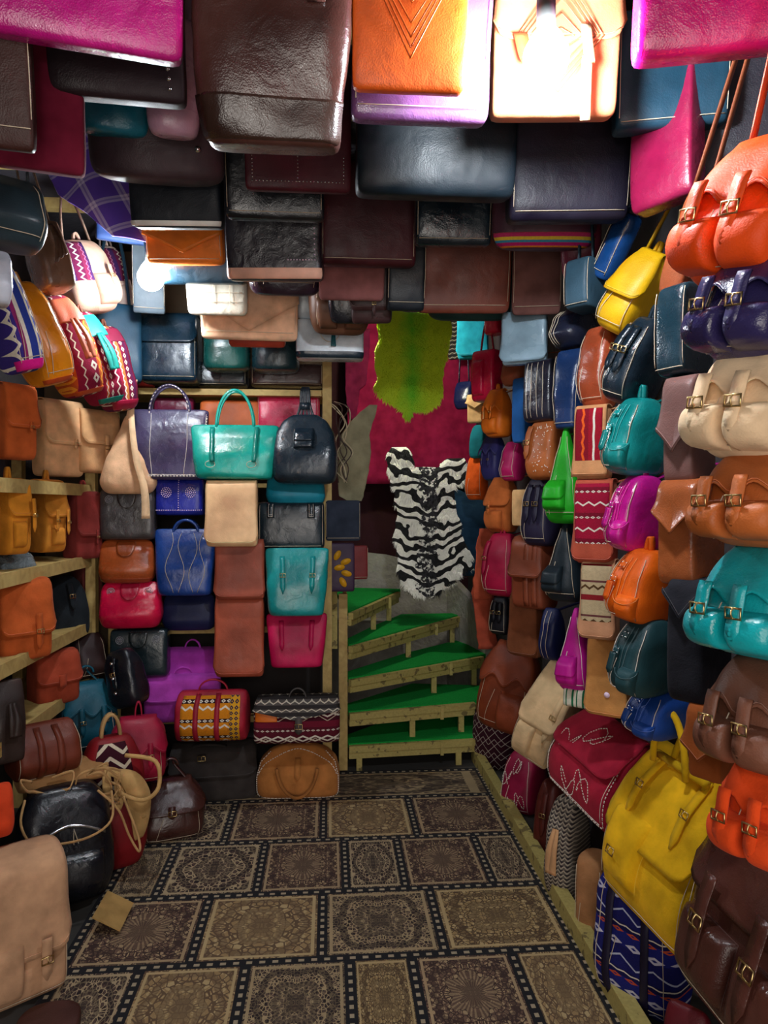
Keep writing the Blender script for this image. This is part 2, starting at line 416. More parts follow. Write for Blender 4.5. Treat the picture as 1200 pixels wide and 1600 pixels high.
CAT = {'tote_bag': 'bag', 'messenger_bag': 'bag', 'pouch': 'pouch', 'duffel_bag': 'bag', 'satchel': 'bag', 'handbag': 'handbag', 'backpack': 'backpack', 'hobo_bag': 'bag'}
def darker(key, f=.8):
    if key.startswith('K_'): return '7a3a22m'
    return ''.join('%02x' % int(int(key[i:i+2], 16)*f) for i in (0, 2, 4))+key[6]
def make_bag(idx, kind, name, X, Y, Z, rz, W, H, D, key, label, o, mode):
    root = bpy.data.objects.new(name, None); col.objects.link(root); root.empty_display_size = .05
    root.location = (X, Y, Z)
    root.rotation_euler = (Matrix.Rotation(math.radians(rz), 3, 'Z') @ Matrix.Rotation(math.radians(o.get('roll', 0)), 3, 'Y') @ Matrix.Rotation(math.radians(-o.get('pitch', 0)), 3, 'X')).to_euler()
    tag(root, label, CAT[name], name.replace('_', ' ')+'s '+({'c': 'hung from the ceiling', 'y': 'on the rack beside the stairs', 'g': 'standing on the floor'}.get(mode) or ('along the right wall' if X > 0 else 'along the left wall')))
    fin = key[-1]
    wr = {'box': .004, 'slab': .005, 'moon': .007, 'pack': .011, 'tote': .011, 'pouch': .012, 'hobo': .012, 'duffel': .008, 'roll': .009}[kind]
    wr *= {'g': 1.3, 'm': 1.0, 's': .8}.get(fin, 1)*min(1.3, max(.5, H/.3))
    B = Bag(kind, W, H, D, idx*1.7+.3, wr)
    fc = o.get('fc', key); sk = key if not key.startswith('K_') else '6e3a26m'
    if key == 'K_maroon': sk = '4c4644m'
    body = B.body(mat(key), root)
    stc = WHITE_T if key[:6] in ('a01430', '90103c', '3c3452', '0d5468', '1f4248', '123c86', 'b81088') else THREAD
    E = []
    if o.get('st'):
        if kind in ('box', 'slab', 'tote', 'duffel'):
            E += [line(-.93, .1, -.93, .93), line(.93, .1, .93, .93), line(-.9, .07, .9, .07)]
        else:
            E += [line(-.8, .08, -.72, .9), line(.8, .08, .72, .9), line(-.78, .12, .78, .12), line(-.55, .1, -.3, .5, 8)]
    for u in o.get('vst', []): E.append([(u+(.12 if key == '12387cg' else .02)*math.sin(i*.5+u*9), .06+.88*i/14) for i in range(15)])
    if o.get('grid'):
        E += [line(-.85, v, .85, v) for v in (.12, .2, .28, .36, .44)]+[line(u, .1, u, .5) for u in (-.1, .45)]
    if E: seams(B, E, root, stc if kind != 'tote' or o.get('vst') else THREAD)
    if key in ('3c3452g',) or o.get('edge'):
        mb = MB()
        for L in (line(-.97, .06, -.95, .9, 20), line(.97, .06, .95, .9, 20), line(-.95, .05, .95, .05, 20)): stitch_line(mb, B, L, .005, .012, .004)
        if kind == 'moon': stitch_line(mb, B, [(math.cos(math.pi*i/24)*.93, .5+.45*math.sin(math.pi*i/24)) for i in range(25)], .005, .012, .004)
        mb.build('whipstitching', WHITE_T, root)
    if o.get('scr'):
        for c0 in ((-.5, .6), (.45, .3), (0, .2), (.1, .8)): embroider(B, c0, root)
    if 'base' in o:
        v0, v1, bk = o['base']; panel(B, -.985, .985, max(.015, v0), v1, bk, root, 'base_band', .004)
    for (u0, u1, v0, v1, pkey) in ([o['pan']] if o.get('pan') and not isinstance(o['pan'], list) else o.get('pan', [])):
        panel(B, u0, u1, v0, v1, pkey, root, 'woven_panel' if pkey.startswith('K_') else 'leather_panel')
    for u in o.get('bands', []):
        strap_on(B, u, .96, .05, .022, sk if key[0] != 'K' else '1a1430m', root, .006, False, 'band', False)
    fpart = None
    if 'flap' in o:
        fpart = flap(B, o['flap'][0], o['flap'][1], fc, root)
        v0 = o['flap'][0]
        if kind == 'box' and fin == 's' or fin == 'm':
            seams(B, [[(u, v0+.035+shape_low(o['flap'][1], u/.97)) for u in [(-.9+.1*i) for i in range(19)]]], fpart, edge_of(key), .0185, .0009, 'seam')
    if 'fp' in o: panel(B, *o['fp'], fpart or root, 'woven_panel', .012, False)
    for (u0, u1, v0, v1, h) in o.get('pk', []):
        pocket(B, u0, u1, v0, v1, h, sk, root, fl=bool(o.get('pkf')), bk=bool(o.get('pbk')))
    for (u, a, b, w) in o.get('straps', []):
        strap_on(B, u, a, b, max(w, .02)*min(1, W*2.6+.25), sk, root, .024 if 'pk' not in o else .034)
    for u in o.get('bst', []):
        strap_on(B, u, .88, .34, .022, sk, root, .01, not o.get('nb'))
    if o.get('tabs'):
        tv = .5 if H > .35 else .66
        for u in o['tabs']:
            t = strap_on(B, u, .97, tv, .034, darker(sk, 1), root, .008, False, 'handle_tab', False)
            mb = MB()
            for du in (-.1, .1): stitch_line(mb, B, line(u+du*.6, .95, u+du*.6, tv+.02), .0115, .006, .0016)
            stitch_line(mb, B, line(u-.06, tv+.03, u+.06, tv+.03), .0115, .006, .0016); stitch_line(mb, B, line(u-.06, tv+.07, u+.06, tv+.07), .0115, .006, .0016)
            mb.build('stitching', WHITE_T, t)
    if o.get('sst'):
        for u in o['sst']:
            strap_on(B, u, .95, .3, .02, darker(sk), root, .008, False, 'side_strap', False)
            seams(B, [[(u-.05+.12*math.cos(q*math.pi/6), .26+.06*math.sin(q*math.pi/6)) for q in range(13)]], root, THREAD, .006, .0012)
    if o.get('bone'):
        for uu, vv in ((-.25, .8), (-.38, .6)):
            mb = MB()
            mb.sheet(lambda i, j: (B.F(uu+.3*(i-.5)*(1 if abs(j-.5) > .25 else 1), vv+.1*(j-.5)*(.5+.5*abs(2*i-1)), .011), B.F(uu+.3*(i-.5), vv+.1*(j-.5)*(.5+.5*abs(2*i-1)), .006)), 8, 5)
            t = mb.build('bone_tab', [mat(darker(key, 1.1 if key[0] in '01' else .95)), edge_of(key)], root)
            for du in (-.11, .11):
                for dv in (-.025, .025): MB().dome(B.F(uu+du, vv+dv, .011), .0022).build('rivet', STEEL, t)
        strap_on(B, -.45, .56, .3, .018, key, root, .012, False)
        seams(B, [line(-.62, .9, -.66, .1), line(-.1, .9, -.02, .1), line(.2, .9, .1, .1)], root, edge_of(key), .003, .0012)
        pocket(B, .05, .85, .08, .42, .02, key, root)
        seams(B, [[(.45+.42*math.cos(math.pi*i/12), .42-.1*math.sin(math.pi*i/12)) for i in range(13)]], root, edge_of(key), .022, .0011)
    if o.get('studs'):
        mb = MB()
        for i in range(26): mb.dome(B.F(-.85+1.7*i/25, .08, .002), .0022)
        for u in (-.85, 0, .85):
            for i in range(8): mb.dome(B.F(u, .08+.03*i, .002), .0022)
        mb.build('stud_rows', STEEL, root)
    if 'studv' in o:
        mb = MB()
        for u, v0, v1 in o['studv']:
            for i in range(8): mb.dome(B.F(u-.08*i/7, v0+(v1-v0)*i/7, .002), .0045, seg=8)
        mb.build('studs', STEEL, root)
    if o.get('studc'):
        mb = MB()
        for i in range(10): mb.dome(B.F(.3+.55*i/9, .16, .002), .0025); mb.dome(B.F(.85, .16+.04*i, .002), .0025)
        mb.build('stud_rows', PINK_T, root)
    if o.get('emb'):
        mb = MB(); rnd = random.Random(5)
        for i in range(60): mb.dome(B.F(rnd.uniform(-.2, .85), rnd.uniform(.1, .9), .002), .0022)
        mb.build('studs', WHITE_T, root)
    if o.get('tool'):
        L = []
        for q in (0, .06, .12, .2, .32, .44): L += [line(-.66+q, .5, 0, .14+q*.8)+line(0, .14+q*.8, .66-q, .5), line(-.66+q, .5, 0, .9-q*.8)+line(0, .9-q*.8, .66-q, .5)]
        seams(B, L, fpart or root, mat(darker(key, .8)), .0075 if not fpart else .02, .0016, 'tooling')
    if o.get('longs'):
        mb = MB(); z = H*.5
        mb.ribbon([(.05, -D/2-.03, H*.55), (.06, -D/2-.045, H*.3), (.055, -D/2-.04, .1), (.06, -D/2-.035, -.02)], (1, 0, 0), .022, .004); mb.build('strap', mat('efc9a0m'), root)
        mb = MB(); mb.ribbon([(-.09, -D/2-.03, H*.5), (-.07, -D/2-.04, H*.3), (-.04, -D/2-.035, .12)], (1, 0, 0), .03, .004); mb.build('strap', mat('a8522cm'), root)
    if o.get('ring'):
        for u in (-.62, .62):
            mb = MB()
            for r in (.017, .011): mb.tube([B.F(u, .8, .004)+Vector((math.cos(q*math.pi/8)*r, 0, math.sin(q*math.pi/8)*r)) for q in range(16)], .0012, 4, closed=True)
            for k in range(2): mb.box(B.F(u, .8, .005)+Vector((0, 0, -.003+k*.006)), (.014, .002, .003))
            mb.build('ring_emblem', mat('9a9aa2g'), root)
    if o.get('ring') or o.get('clasp'):
        mb = MB()
        def fn(i, j):
            du = (i-.5)*(.045+.04*math.sin(math.pi*min(1, .35+.65*(1-j))))
            p = B.F(0, .62+.34*j, .006); p.x += du*(1 if j > .3 else math.sqrt(max(.02, 1-((.3-j)/.3)**2)))
            return p, p+Vector((0, .003, 0))
        mb.sheet(fn, 8, 12); mb.build('clasp_tab', [mat(darker(key, .9)), THREAD], root)
    if o.get('rose'):
        mb = MB()
        for u in (-.5, .5):
            c = B.F(u, .62, .003)
            for r, k in ((.006, 5), (.014, 10), (.022, 16)):
                for i in range(k): mb.dome(c+Vector((r*math.cos(2*math.pi*i/k), -.001, r*math.sin(2*math.pi*i/k))), .0026)
        for i in range(14): mb.dome(B.F(0, .15+.8*i/13, .003), .0026)
        for i in range(26): mb.dome(B.F(-.92+1.84*i/25, .14, .003), .0024)
        mb.build('studded_rosettes', PINK_T, root)
    if o.get('tong') or o.get('tong2'):
        strap_on(B, 0, .8 if o.get('tong') else .62, .42 if o.get('tong') else .36, .028, key, root, .012 if o.get('tong') else .024, False, 'closing_tab')
    if o.get('snap') or o.get('snapw'):
        mb = MB(); mb.dome(B.F(.1 if o.get('snapw') else .6, .3, .013), .009, seg=10); mb.build('snap', PINK_T if o.get('snapw') else STEEL, root)
    if o.get('tassel'):
        mb = MB(); c = B.F(.1, .7, .012)
        for i in range(12): mb.tube([c+Vector(((i % 4-1.5)*.003, -.004*(i//4), 0)), c+Vector(((i % 4-1.5)*.006, -.005*(i//4), -.075))], .0022, 4)
        mb.tube([c+Vector((0, -.004, .02)), c+Vector((0, -.004, -.01))], .007, 6)
        mb.build('tassel', mat('10606cm'), root)
        mb = MB(); mb.tube([B.F(0, .62, .006)+Vector((math.cos(q*math.pi/12)*.04, 0, math.sin(q*math.pi/12)*.04)) for q in range(24)], .0015, 4, closed=True); mb.build('stitched_ring', THREAD, root)
    if o.get('tassel2'):
        for q in range(3):
            mb = MB(); mb.ribbon([B.F(.3, .9, .02), B.F(.1+.1*q, .6, .035), B.F(-.3+.3*q, .3+.05*q, .03)], (.8, 0, .3), .016, .004); mb.build('strap', mat('6a4c3cg'), root)
    if 'tas' in o:
        for q in (-1, 1):
            mb = MB(); mb.ribbon([B.F(.1*q, .75, .012), B.F(.18*q, .55, .03), B.F(.12*q, .35, .025)], (1, 0, 0), lambda t: .012+.016*t, .004); mb.build('leather_tie', mat(o['tas']), root)
    if o.get('petal'):
        mb = MB()
        for k, (cx, cz, an) in enumerate(((-.25, .75, 60), (.35, .62, 20), (.4, .38, -15), (.15, .2, -60), (-.1, .5, 10))):
            c = B.F(cx, cz, .004); a = math.radians(an); r1, r2 = W*.2, W*.11
            vs = [c+Vector((math.cos(a)*r1*math.cos(q*math.pi/6)-math.sin(a)*r2*math.sin(q*math.pi/6), -.003, math.sin(a)*r1*math.cos(q*math.pi/6)+math.cos(a)*r2*math.sin(q*math.pi/6))) for q in range(12)]
            mb.add(vs+[v+Vector((0, .004, 0)) for v in vs], [tuple(range(12))]+[(i, 12+i, 12+(i+1) % 12, (i+1) % 12) for i in range(12)])
        mb.build('petal_patches', mat('e0a11cm'), root)
    if o.get('belt'):
        for v in (.3, .55, .8): MB().dome(B.F(0, v, .018), .008, seg=8).build('rivet', STEEL, root)
    if o.get('zip'):
        mb = MB(); mb.ribbon([B.F(-.75+1.5*i/12, .62+.1*math.sin(math.pi*i/12), .006) for i in range(13)], (0, 0, 1), .012, .003); z = mb.build('zip', STEEL, root)
        m2 = MB(); c = B.F(.1, .7, .012); m2.tube([c, c+Vector((.008, -.004, -.03)), c+Vector((.02, -.003, -.07)), c+Vector((0, -.003, -.075)), c+Vector((-.002, -.004, -.03))], .002, 5, closed=True); m2.build('zip_pull', THREAD, z)
    # handles
    hd = o.get('hd'); top = H*.985
    if hd is None and kind == 'pack' and mode in 'x': hd = ('loop', .035, .12)
    if hd:
        ty = hd[0]; h = hd[1] if len(hd) > 1 else 0; sp = (hd[2] if len(hd) > 2 else .3)*W/2
        a, b, _ = half_sizes(kind, .96, W, D)
        if ty == 'loop':
            mb = MB(); mb.ribbon(arc((-sp, 0, top), (sp, 0, top), h), (0, 1, 0), .02, .006); mb.build('handle', mat(sk), root)
        elif ty == 'tote':
            for q in (-1, 1):
                mb = MB(); mb.tube(arc((-sp, q*b*.8, top*.95), (sp, q*b*.8, top*.95), h, 20, q*.01), .0065, 7, flat=.7); hh = mb.build('handle', mat(sk), root)
                if q < 0 and (key == '3c3452g'):
                    m2 = MB(); L = arc((-sp, q*b*.8-.007, top*.95), (sp, q*b*.8-.007, top*.95), h, 20, q*.01)
                    for p, r in zip(L[::1], L[1::1]): m2.bar(p, p.lerp(r, .5), .003, .002, up=(0, -1, 0))
                    m2.build('whipstitching', WHITE_T, hh)
        elif ty == 'sling':
            mb = MB()
            for q in range(5):
                dx = (q-2)*.009
                mb.ribbon([(dx*2.4, -.01, top*.93), (dx*1.2, -.012, top+h*.35), (dx, -.012, top+h*.8), (dx*.6, 0, top+h)], (1, .2, 0), .012, .005)
            mb.build('gathered_straps', mat(sk), root)
            mb = MB(); mb.box((0, -.012, top+h*.32), (.045, .03, .03)); mb.build('strap_keeper', mat(sk), root)
        elif ty == 'droop':
            for q in (-1, 1):
                mb = MB(); y = -D/2-.022 if q < 0 else D/2*.3
                if q < 0: mb.tube([(W*.24*math.cos(math.pi*i/16)*(1-.1*math.sin(math.pi*i/16)), y, H*(.68-.56*math.sin(math.pi*i/16))) for i in range(17)], .008, 7)
                else: mb.tube(arc((-sp, 0, top*.95), (sp, 0, top*.95), .03), .008, 7)
                mb.build('handle', mat(darker(sk, .9)), root)
        elif ty == 'lie':
            mb = MB(); mb.ribbon(arc((-sp*1.6, -.03, top+.005), (sp, -.05, top+.005), .03, 14, -.05), (0, 1, .2), .018, .006); mb.build('handle', mat(darker(sk, .8)), root)
        elif ty == 'straps':
            for q in (-1, 1):
                mb = MB(); mb.ribbon([(q*.01, .02, top+h*.9), (q*W*.28, -.01, top*.97), (q*W*.47, -.03, H*.75), (q*W*.5, -D*.3, H*.5)], (0, 1, .3), .026, .006); mb.build('shoulder_strap', mat(darker(sk, .9)), root)
            mb = MB(); mb.ribbon(arc((-.03, 0, top+h*.8), (.03, 0, top+h*.8), .03), (0, 1, 0), .02, .006); mb.build('handle', mat(sk), root)
        elif ty == 'cord':
            mb = MB(); mb.tube([(W*.1, -D*.45, H*.9), (W*.5, -D*.75, H*.86), (W*.52, -D*.85, H*.68), (W*.3, -D*.8, H*.6), (W*.02, -D*.62, H*.64), (-W*.05, -D*.55, H*.7)], .008, 7); mb.build('handle', mat('c29a62s'), root)
            mb = MB(); mb.ribbon(arc((-.04, 0, top), (.03, 0, top), .09), (0, 1, 0), .03, .01); mb.build('top_loop', mat('b08c5cs'), root)
            for q in range(4):
                mb = MB(); u = -.45+.35*q; mb.ribbon([B.F(u, .85-.05*q, .02), B.F(u+.05, .7-.05*q, .035), B.F(u+.02, .58-.05*q, .03)], (1, 0, 0), lambda t: .014+.02*math.sin(math.pi*t), .006); mb.build('leather_tag', mat('c29a62s'), root)
        elif ty == 'twin':
            for q in (-1, 1):
                mb = MB(); mb.tube(arc((-.07+.02*q, .014*q-D*.3, top*.93), (.06+.02*q, .014*q-D*.3, top*.93), h+.02, 18, -.03+.02*q), .009, 9); hh = mb.build('handle', mat('cda008s'), root)
            mb = MB(); mb.tube([(-W*.28, -D*.3, top*.975), (W*.28, -D*.3, top*.975)], .011, 9); mb.build('handle_bar', mat('cda008s'), root)
            for u in (-.5, .5): strap_on(B, u, .97, .55, .024, key, root, .016, True)
    if o.get('long') or o.get('hang'):
        zt = o['hang']-Z if o.get('hang') else H+.16
        for q in (-1, 1):
            mb = MB(); mb.ribbon([(q*W*.3, 0, H*.95), (q*W*.2, 0, H+(zt-H)*.5), (q*.01, 0, zt)], (1, 0, 0) if abs(rz) < 30 else (0, 1, 0), .014, .004); mb.build('hanging_strap', mat(darker(sk, .8)), root)
    if mode == 'x' and X > 0 and Z > .3 and not o.get('hang') and not o.get('long'):
        M = Matrix.Translation(root.location) @ root.rotation_euler.to_matrix().to_4x4(); p0 = Vector((0, D*.15, H*.93)); p1 = M.inverted() @ Vector((XR, (M @ p0).y, (M @ p0).z+.05))
        MB().ribbon([p0, (p0+p1)/2+Vector((0, 0, .01)), p1], (1, 0, 0), .014, .004).build('hanging_loop', mat(darker(sk, .8)), root)
    if mode == 'c':
        for q in (-1, 1):
            mb = MB(); mb.ribbon([(q*W*.3, 0, H*.97), (q*W*.29, 0, H+.06), (q*W*.28, 0, 2.74-Z)], (1, 0, 0), .018, .005); mb.build('hanging_strap', mat(darker(sk, .8)), root)
    if o.get('bs'):
        mb = MB(); mb.ribbon([(0, -.02, H*.95), (.02, -.04, H*1.22), (.03, -.03, H*1.45)], (1, 0, 0), .022, .004); mb.build('shoulder_strap', mat('d9b08cs'), root)
        mb = MB(); mb.ribbon([(.03, -.035, H*1.45), (.02, -.09, H*1.0), (.04, -.11, H*.45), (.075, -.11, .02), (.08, -.105, -.11)], (1, 0, 0), lambda t: .02+.016*t, .004); mb.build('strap', mat('e4bd94s'), root)
    if o.get('tangle') or o.get('dr2') or o.get('dr'):
        rnd = random.Random(idx)
        if o.get('tangle'):
            for q in range(7):
                mb = MB(); x0 = rnd.uniform(-W*.4, W*.4); y0 = -D*.5-.02; pts = [(x0, y0, H*.9)]
                for k in range(7): pts.append((max(-W*.55, min(W*.6, pts[-1][0]+rnd.uniform(-.05, .07))), y0-.01-rnd.uniform(0, .03), H*.95-k*.025+rnd.uniform(-.02, .02)))
                mb.ribbon(pts, (.3, 0, 1), .009, .005); mb.build('cord', mat('b48c5cs'), root)
        if o.get('dr2'):
            mb = MB(); mb.tube([(W*.45, -D*.4, H*.95), (W*.4, -D*.62, H*.75), (W*.1, -D*.66, H*.66), (-W*.35, -D*.62, H*.7), (-W*.48, -D*.5, H*.85), (-W*.42, -D*.3, H*1.0)], .0045, 6); mb.build('cord', mat('b48c5cs'), root)
            mb = MB(); mb.tube([(W*.3, -D*.4, H*.98), (W*.5, -D*.5, H*.8), (W*.62, -D*.5, H*.55), (W*.72, -D*.55, H*.4), (W*.74, -D*.4, H*.5), (W*.6, -D*.3, H*.85)], .0045, 6); mb.build('cord', mat('b48c5cs'), root)
        if o.get('dr'):
            mb = MB(); mb.ribbon([(-W*.2, -D*.4, H*.8), (W*.1, -D*.55, H*.76), (W*.28, -D*.62, H*.6), (W*.3, -D*.6, H*.4), (W*.28, -D*.58, H*.28)], (1, 0, .3), lambda t: .03+.05*math.sin(math.pi*t), .006); mb.build('shoulder_strap', mat('c29a62s'), root)
    return root

# ============ the room ============
wallm = simple('dark_plaster', (.05, .042, .045), .9, 0, .5, 30, .4)
ceilm = simple('dark_ceiling', (.025, .022, .028), .9, 0, .4, 30, .3)
woodm = NT('yellow_pine'); _c = woodm.obj()
_w = woodm.n('ShaderNodeTexNoise'); _m = woodm.n('ShaderNodeMapping'); woodm.l(_c, _m.inputs[0]); _m.inputs['Scale'].default_value = (9, 9, 9); woodm.l(_m.outputs[0], _w.inputs['Vector']); _w.inputs['Scale'].default_value = 2; _w.inputs['Detail'].default_value = 8; _w.inputs['Distortion'].default_value = 1.2
woodm.l(woodm.mix(_w.outputs[0], lin('8a6a30'), lin('d9bd78')), woodm.b.inputs['Base Color']); woodm.b.inputs['Roughness'].default_value = .65; woodm.bump(_w.outputs[0], .3, .004); WOOD = woodm.m
woodd = NT('worn_painted_wood'); _c = woodd.obj(); _n = woodd.noise(_c, 22, 6); _n2 = woodd.noise(_c, 90, 3)
_f = woodd.math('MULTIPLY', woodd.math('GREATER_THAN', _n, .6), .7)
woodd.l(woodd.mix(_f, woodd.mix(_n2, lin('97884a'), lin('c8b56c')), lin('54452c')), woodd.b.inputs['Base Color']); woodd.b.inputs['Roughness'].default_value = .7; woodd.bump(_n, .4, .004); PAINTED = woodd.m
XL, XR, CE = -1.5, 1.08, 2.75
struct('floor', MB().box((-.2, 2.6, -.05), (3.0, 7.0, .1)), simple('bare_floor', (.05, .045, .04), .85, 0, .3, 20, .3))
struct('ceiling', MB().box((-.2, 2.6, CE+.05), (3.0, 7.0, .1)), ceilm)
struct('wall_left', MB().box((XL-.05, 1.5, CE/2), (.1, 4.8, CE)), wallm)
struct('wall_right', MB().box((XR+.052, 2.6, CE/2), (.1, 7.0, CE)), wallm)
struct('wall_back', MB().box((-.75, 3.93, CE/2), (1.5, .1, CE)), simple('ochre_plaster', (.2, .14, .085), .9, 0, .4, 25, .35))
struct('wall_stairwell', MB().box((-.25, 5.55, CE/2), (2.9, .1, CE)), simple('maroon_painted_wall', lin('3a121c'), .9, 0, .4, 30, .3))
struct('wall_stairwell_left', MB().box((-.45, 4.75, CE/2), (.1, 1.5, CE)), simple('dark_maroon_wall', lin('2c1018'), .9, 0, .4, 30, .3))
# ceiling battens the bags hang from
for i, y in enumerate((1.3, 1.62, 2.0, 2.4, 2.85, 3.25)):
    struct('trim_%d' % (i+1), MB().box((-.2, y, CE-.02), (2.5, .05, .05)), WOOD)
# floor rail along the right hand bags
struct('trim_7', MB().bar((.80, 3.86, .035), (.80, 1.0, .035), .045, .07), PAINTED)

# ---------------- carpet of patterned squares with black dotted borders
def carpet_mat(name, dark, mid, light, petals, scale, inv):
    x = NT(name); uv = x.n('ShaderNodeTexCoord').outputs['UV']
    sep = x.n('ShaderNodeSeparateXYZ'); x.l(uv, sep.inputs[0])
    ax, ay = x.math('ABSOLUTE', sep.outputs[0]), x.math('ABSOLUTE', sep.outputs[1])
    cmb = x.n('ShaderNodeCombineXYZ'); x.l(ax, cmb.inputs[0]); x.l(ay, cmb.inputs[1]); sy = cmb.outputs[0]
    r = x.math('SQRT', x.math('ADD', x.math('MULTIPLY', ax, ax), x.math('MULTIPLY', ay, ay)))
    an = x.math('ARCTAN2', ay, ax)
    pet = x.math('MULTIPLY', x.math('SINE', x.math('MULTIPLY', an, float(petals))), .08)
    rr = x.math('ADD', r, pet)
    nz = x.noise(sy, scale, 2, 0, 1.5)
    vor = x.n('ShaderNodeTexVoronoi', feature='DISTANCE_TO_EDGE'); x.l(sy, vor.inputs['Vector']); vor.inputs['Scale'].default_value = scale*1.5
    lines = x.math('LESS_THAN', vor.outputs[0], .09)
    rays = x.math('GREATER_THAN', x.math('SINE', x.math('MULTIPLY', an, 36.0)), .1)
    ring = x.math('GREATER_THAN', x.math('SINE', x.math('MULTIPLY', rr, 17.0)), .25)
    blob = x.math('GREATER_THAN', nz, .52)
    inner = x.math('LESS_THAN', rr, .52)
    core = x.math('LESS_THAN', rr, .3)
    c = x.mix(blob, mid, dark if inv else light)
    c = x.mix(lines, c, light if inv else dark)
    c = x.mix(x.math('MULTIPLY', ring, .65), c, dark)
    c2 = x.mix(rays, mid, light)
    c = x.mix(x.math('MULTIPLY', inner, .6 if petals > 6 else .25), c, c2)
    c = x.mix(x.math('MULTIPLY', core, .5), c, dark)
    mx = x.math('MAXIMUM', ax, ay)
    edge = x.math('MULTIPLY', x.math('GREATER_THAN', mx, .9), x.math('LESS_THAN', mx, .96))
    c = x.mix(edge, c, light)
    wear = x.noise(uv, 1.3, 5); c = x.mix(x.math('MULTIPLY', wear, .55), c, [v*.7 for v in mid])
    x.l(c, x.b.inputs['Base Color']); x.b.inputs['Roughness'].default_value = .95; x.b.inputs['Specular IOR Level'].default_value = .15
    x.bump(x.noise(uv, 60, 2), .6, .004)
    return x.m
dk = lin('1f1c22')
CM = [carpet_mat('carpet_medallion', lin('33262a'), lin('7a6152'), lin('c0a680'), 8, 7, False), carpet_mat('carpet_floral', dk, lin('5e4c46'), lin('cbb48e'), 3, 6, True),
      carpet_mat('carpet_pale', lin('59453c'), lin('a88c64'), lin('cab285'), 4, 5, False), carpet_mat('carpet_dark', dk, lin('65544b'), lin('c0a880'), 5, 9, True), carpet_mat('carpet_rosette', lin('3c2c2c'), lin('a4895f'), lin('c9b082'), 6, 8, False)]
xb = NT('carpet_border'); uv = xb.n('ShaderNodeTexCoord').outputs['UV']; sp = xb.n('ShaderNodeSeparateXYZ'); xb.l(uv, sp.inputs[0])
_d = xb.math('MULTIPLY', xb.math('GREATER_THAN', xb.math('FRACT', xb.math('MULTIPLY', sp.outputs[0], 26.0)), .55), xb.math('LESS_THAN', xb.math('ABSOLUTE', sp.outputs[1]), .36))
xb.l(xb.mix(_d, lin('15151c'), lin('b3a286')), xb.b.inputs['Base Color']); xb.b.inputs['Roughness'].default_value = .95; xb.bump(xb.noise(uv, 90, 2), .5, .003)
CB = xb.m
def carpet():
    me_v, me_f, mi, uvs = [], [], [], []
    z0 = .012
    def quad(x0, y0, x1, y1, m, uvq, dz=0.0):
        o = len(me_v); me_v.extend([(x0, y0, z0+dz), (x1, y0, z0+dz), (x1, y1, z0+dz), (x0, y1, z0+dz)]); me_f.append((o, o+1, o+2, o+3)); mi.append(m); uvs.append(uvq)
    rows = [(1.42, 1.8, (-.42, -.02, .35), (1, 4, 0, 2)), (1.8, 2.17, (-.566, -.253, .06, .25, .562), (1, 2, 3, 4, 0, 2)),
            (2.17, 2.55, (-.424, -.025, .358), (0, 2, 3, 4)), (2.55, 2.95, (-.62, -.264, .059, .276, .6), (3, 1, 0, 1, 0, 1)),
            (2.95, 3.36, (-.436, -.028, .368), (1, 0, 2, 0)), (3.36, 3.68, (), (3,)), (1.0, 1.42, (-.5, -.1, .3), (0, 2, 1, 4))]
    xl, xr, b = -.80, .775, .017
    for y0, y1, cuts, mats in rows:
        xs = [xl]+list(cuts)+[xr]
        for k in range(len(xs)-1):
            quad(xs[k]+b, y0+b, xs[k+1]-b, y1-b, mats[k], [(-1, -1), (1, -1), (1, 1), (-1, 1)])
        for x in xs: quad(x-b, y0+b, x+b, y1-b, 5, [(y0, -1), (y0, 1), (y1, 1), (y1, -1)])
        quad(xl-b, y0-b, xr+b, y0+b, 5, [(xl, -1), (xr, -1), (xr, 1), (xl, 1)])
    quad(xl-b, 3.68-b, xr+b, 3.68+b, 5, [(xl, -1), (xr, -1), (xr, 1), (xl, 1)])
    # skirt and underside give it its thickness
    for (x0, y0, x1, y1) in ((xl-b, .98, xr+b, .98), (xr+b, .98, xr+b, 3.7), (xr+b, 3.7, xl-b, 3.7), (xl-b, 3.7, xl-b, .98)):
        o = len(me_v); me_v.extend([(x0, y0, 0), (x1, y1, 0), (x1, y1, z0), (x0, y0, z0)]); me_f.append((o, o+1, o+2, o+3)); mi.append(5); uvs.append([(0, -1), (1, -1), (1, 1), (0, 1)])
    me = bpy.data.meshes.new('patterned_carpet'); me.from_pydata(me_v, [], me_f)
    for m in CM+[CB]: me.materials.append(m)
    me.polygons.foreach_set('material_index', mi)
    L = me.uv_layers.new(name='UVMap')
    for p, q in zip(me.polygons, uvs):
        for li, w in zip(p.loop_indices, q): L.data[li].uv = w
    o = bpy.data.objects.new('patterned_carpet', me); col.objects.link(o)
    tag(o, 'worn carpet of patterned squares with black dotted borders covering the aisle floor', 'carpet')
carpet()

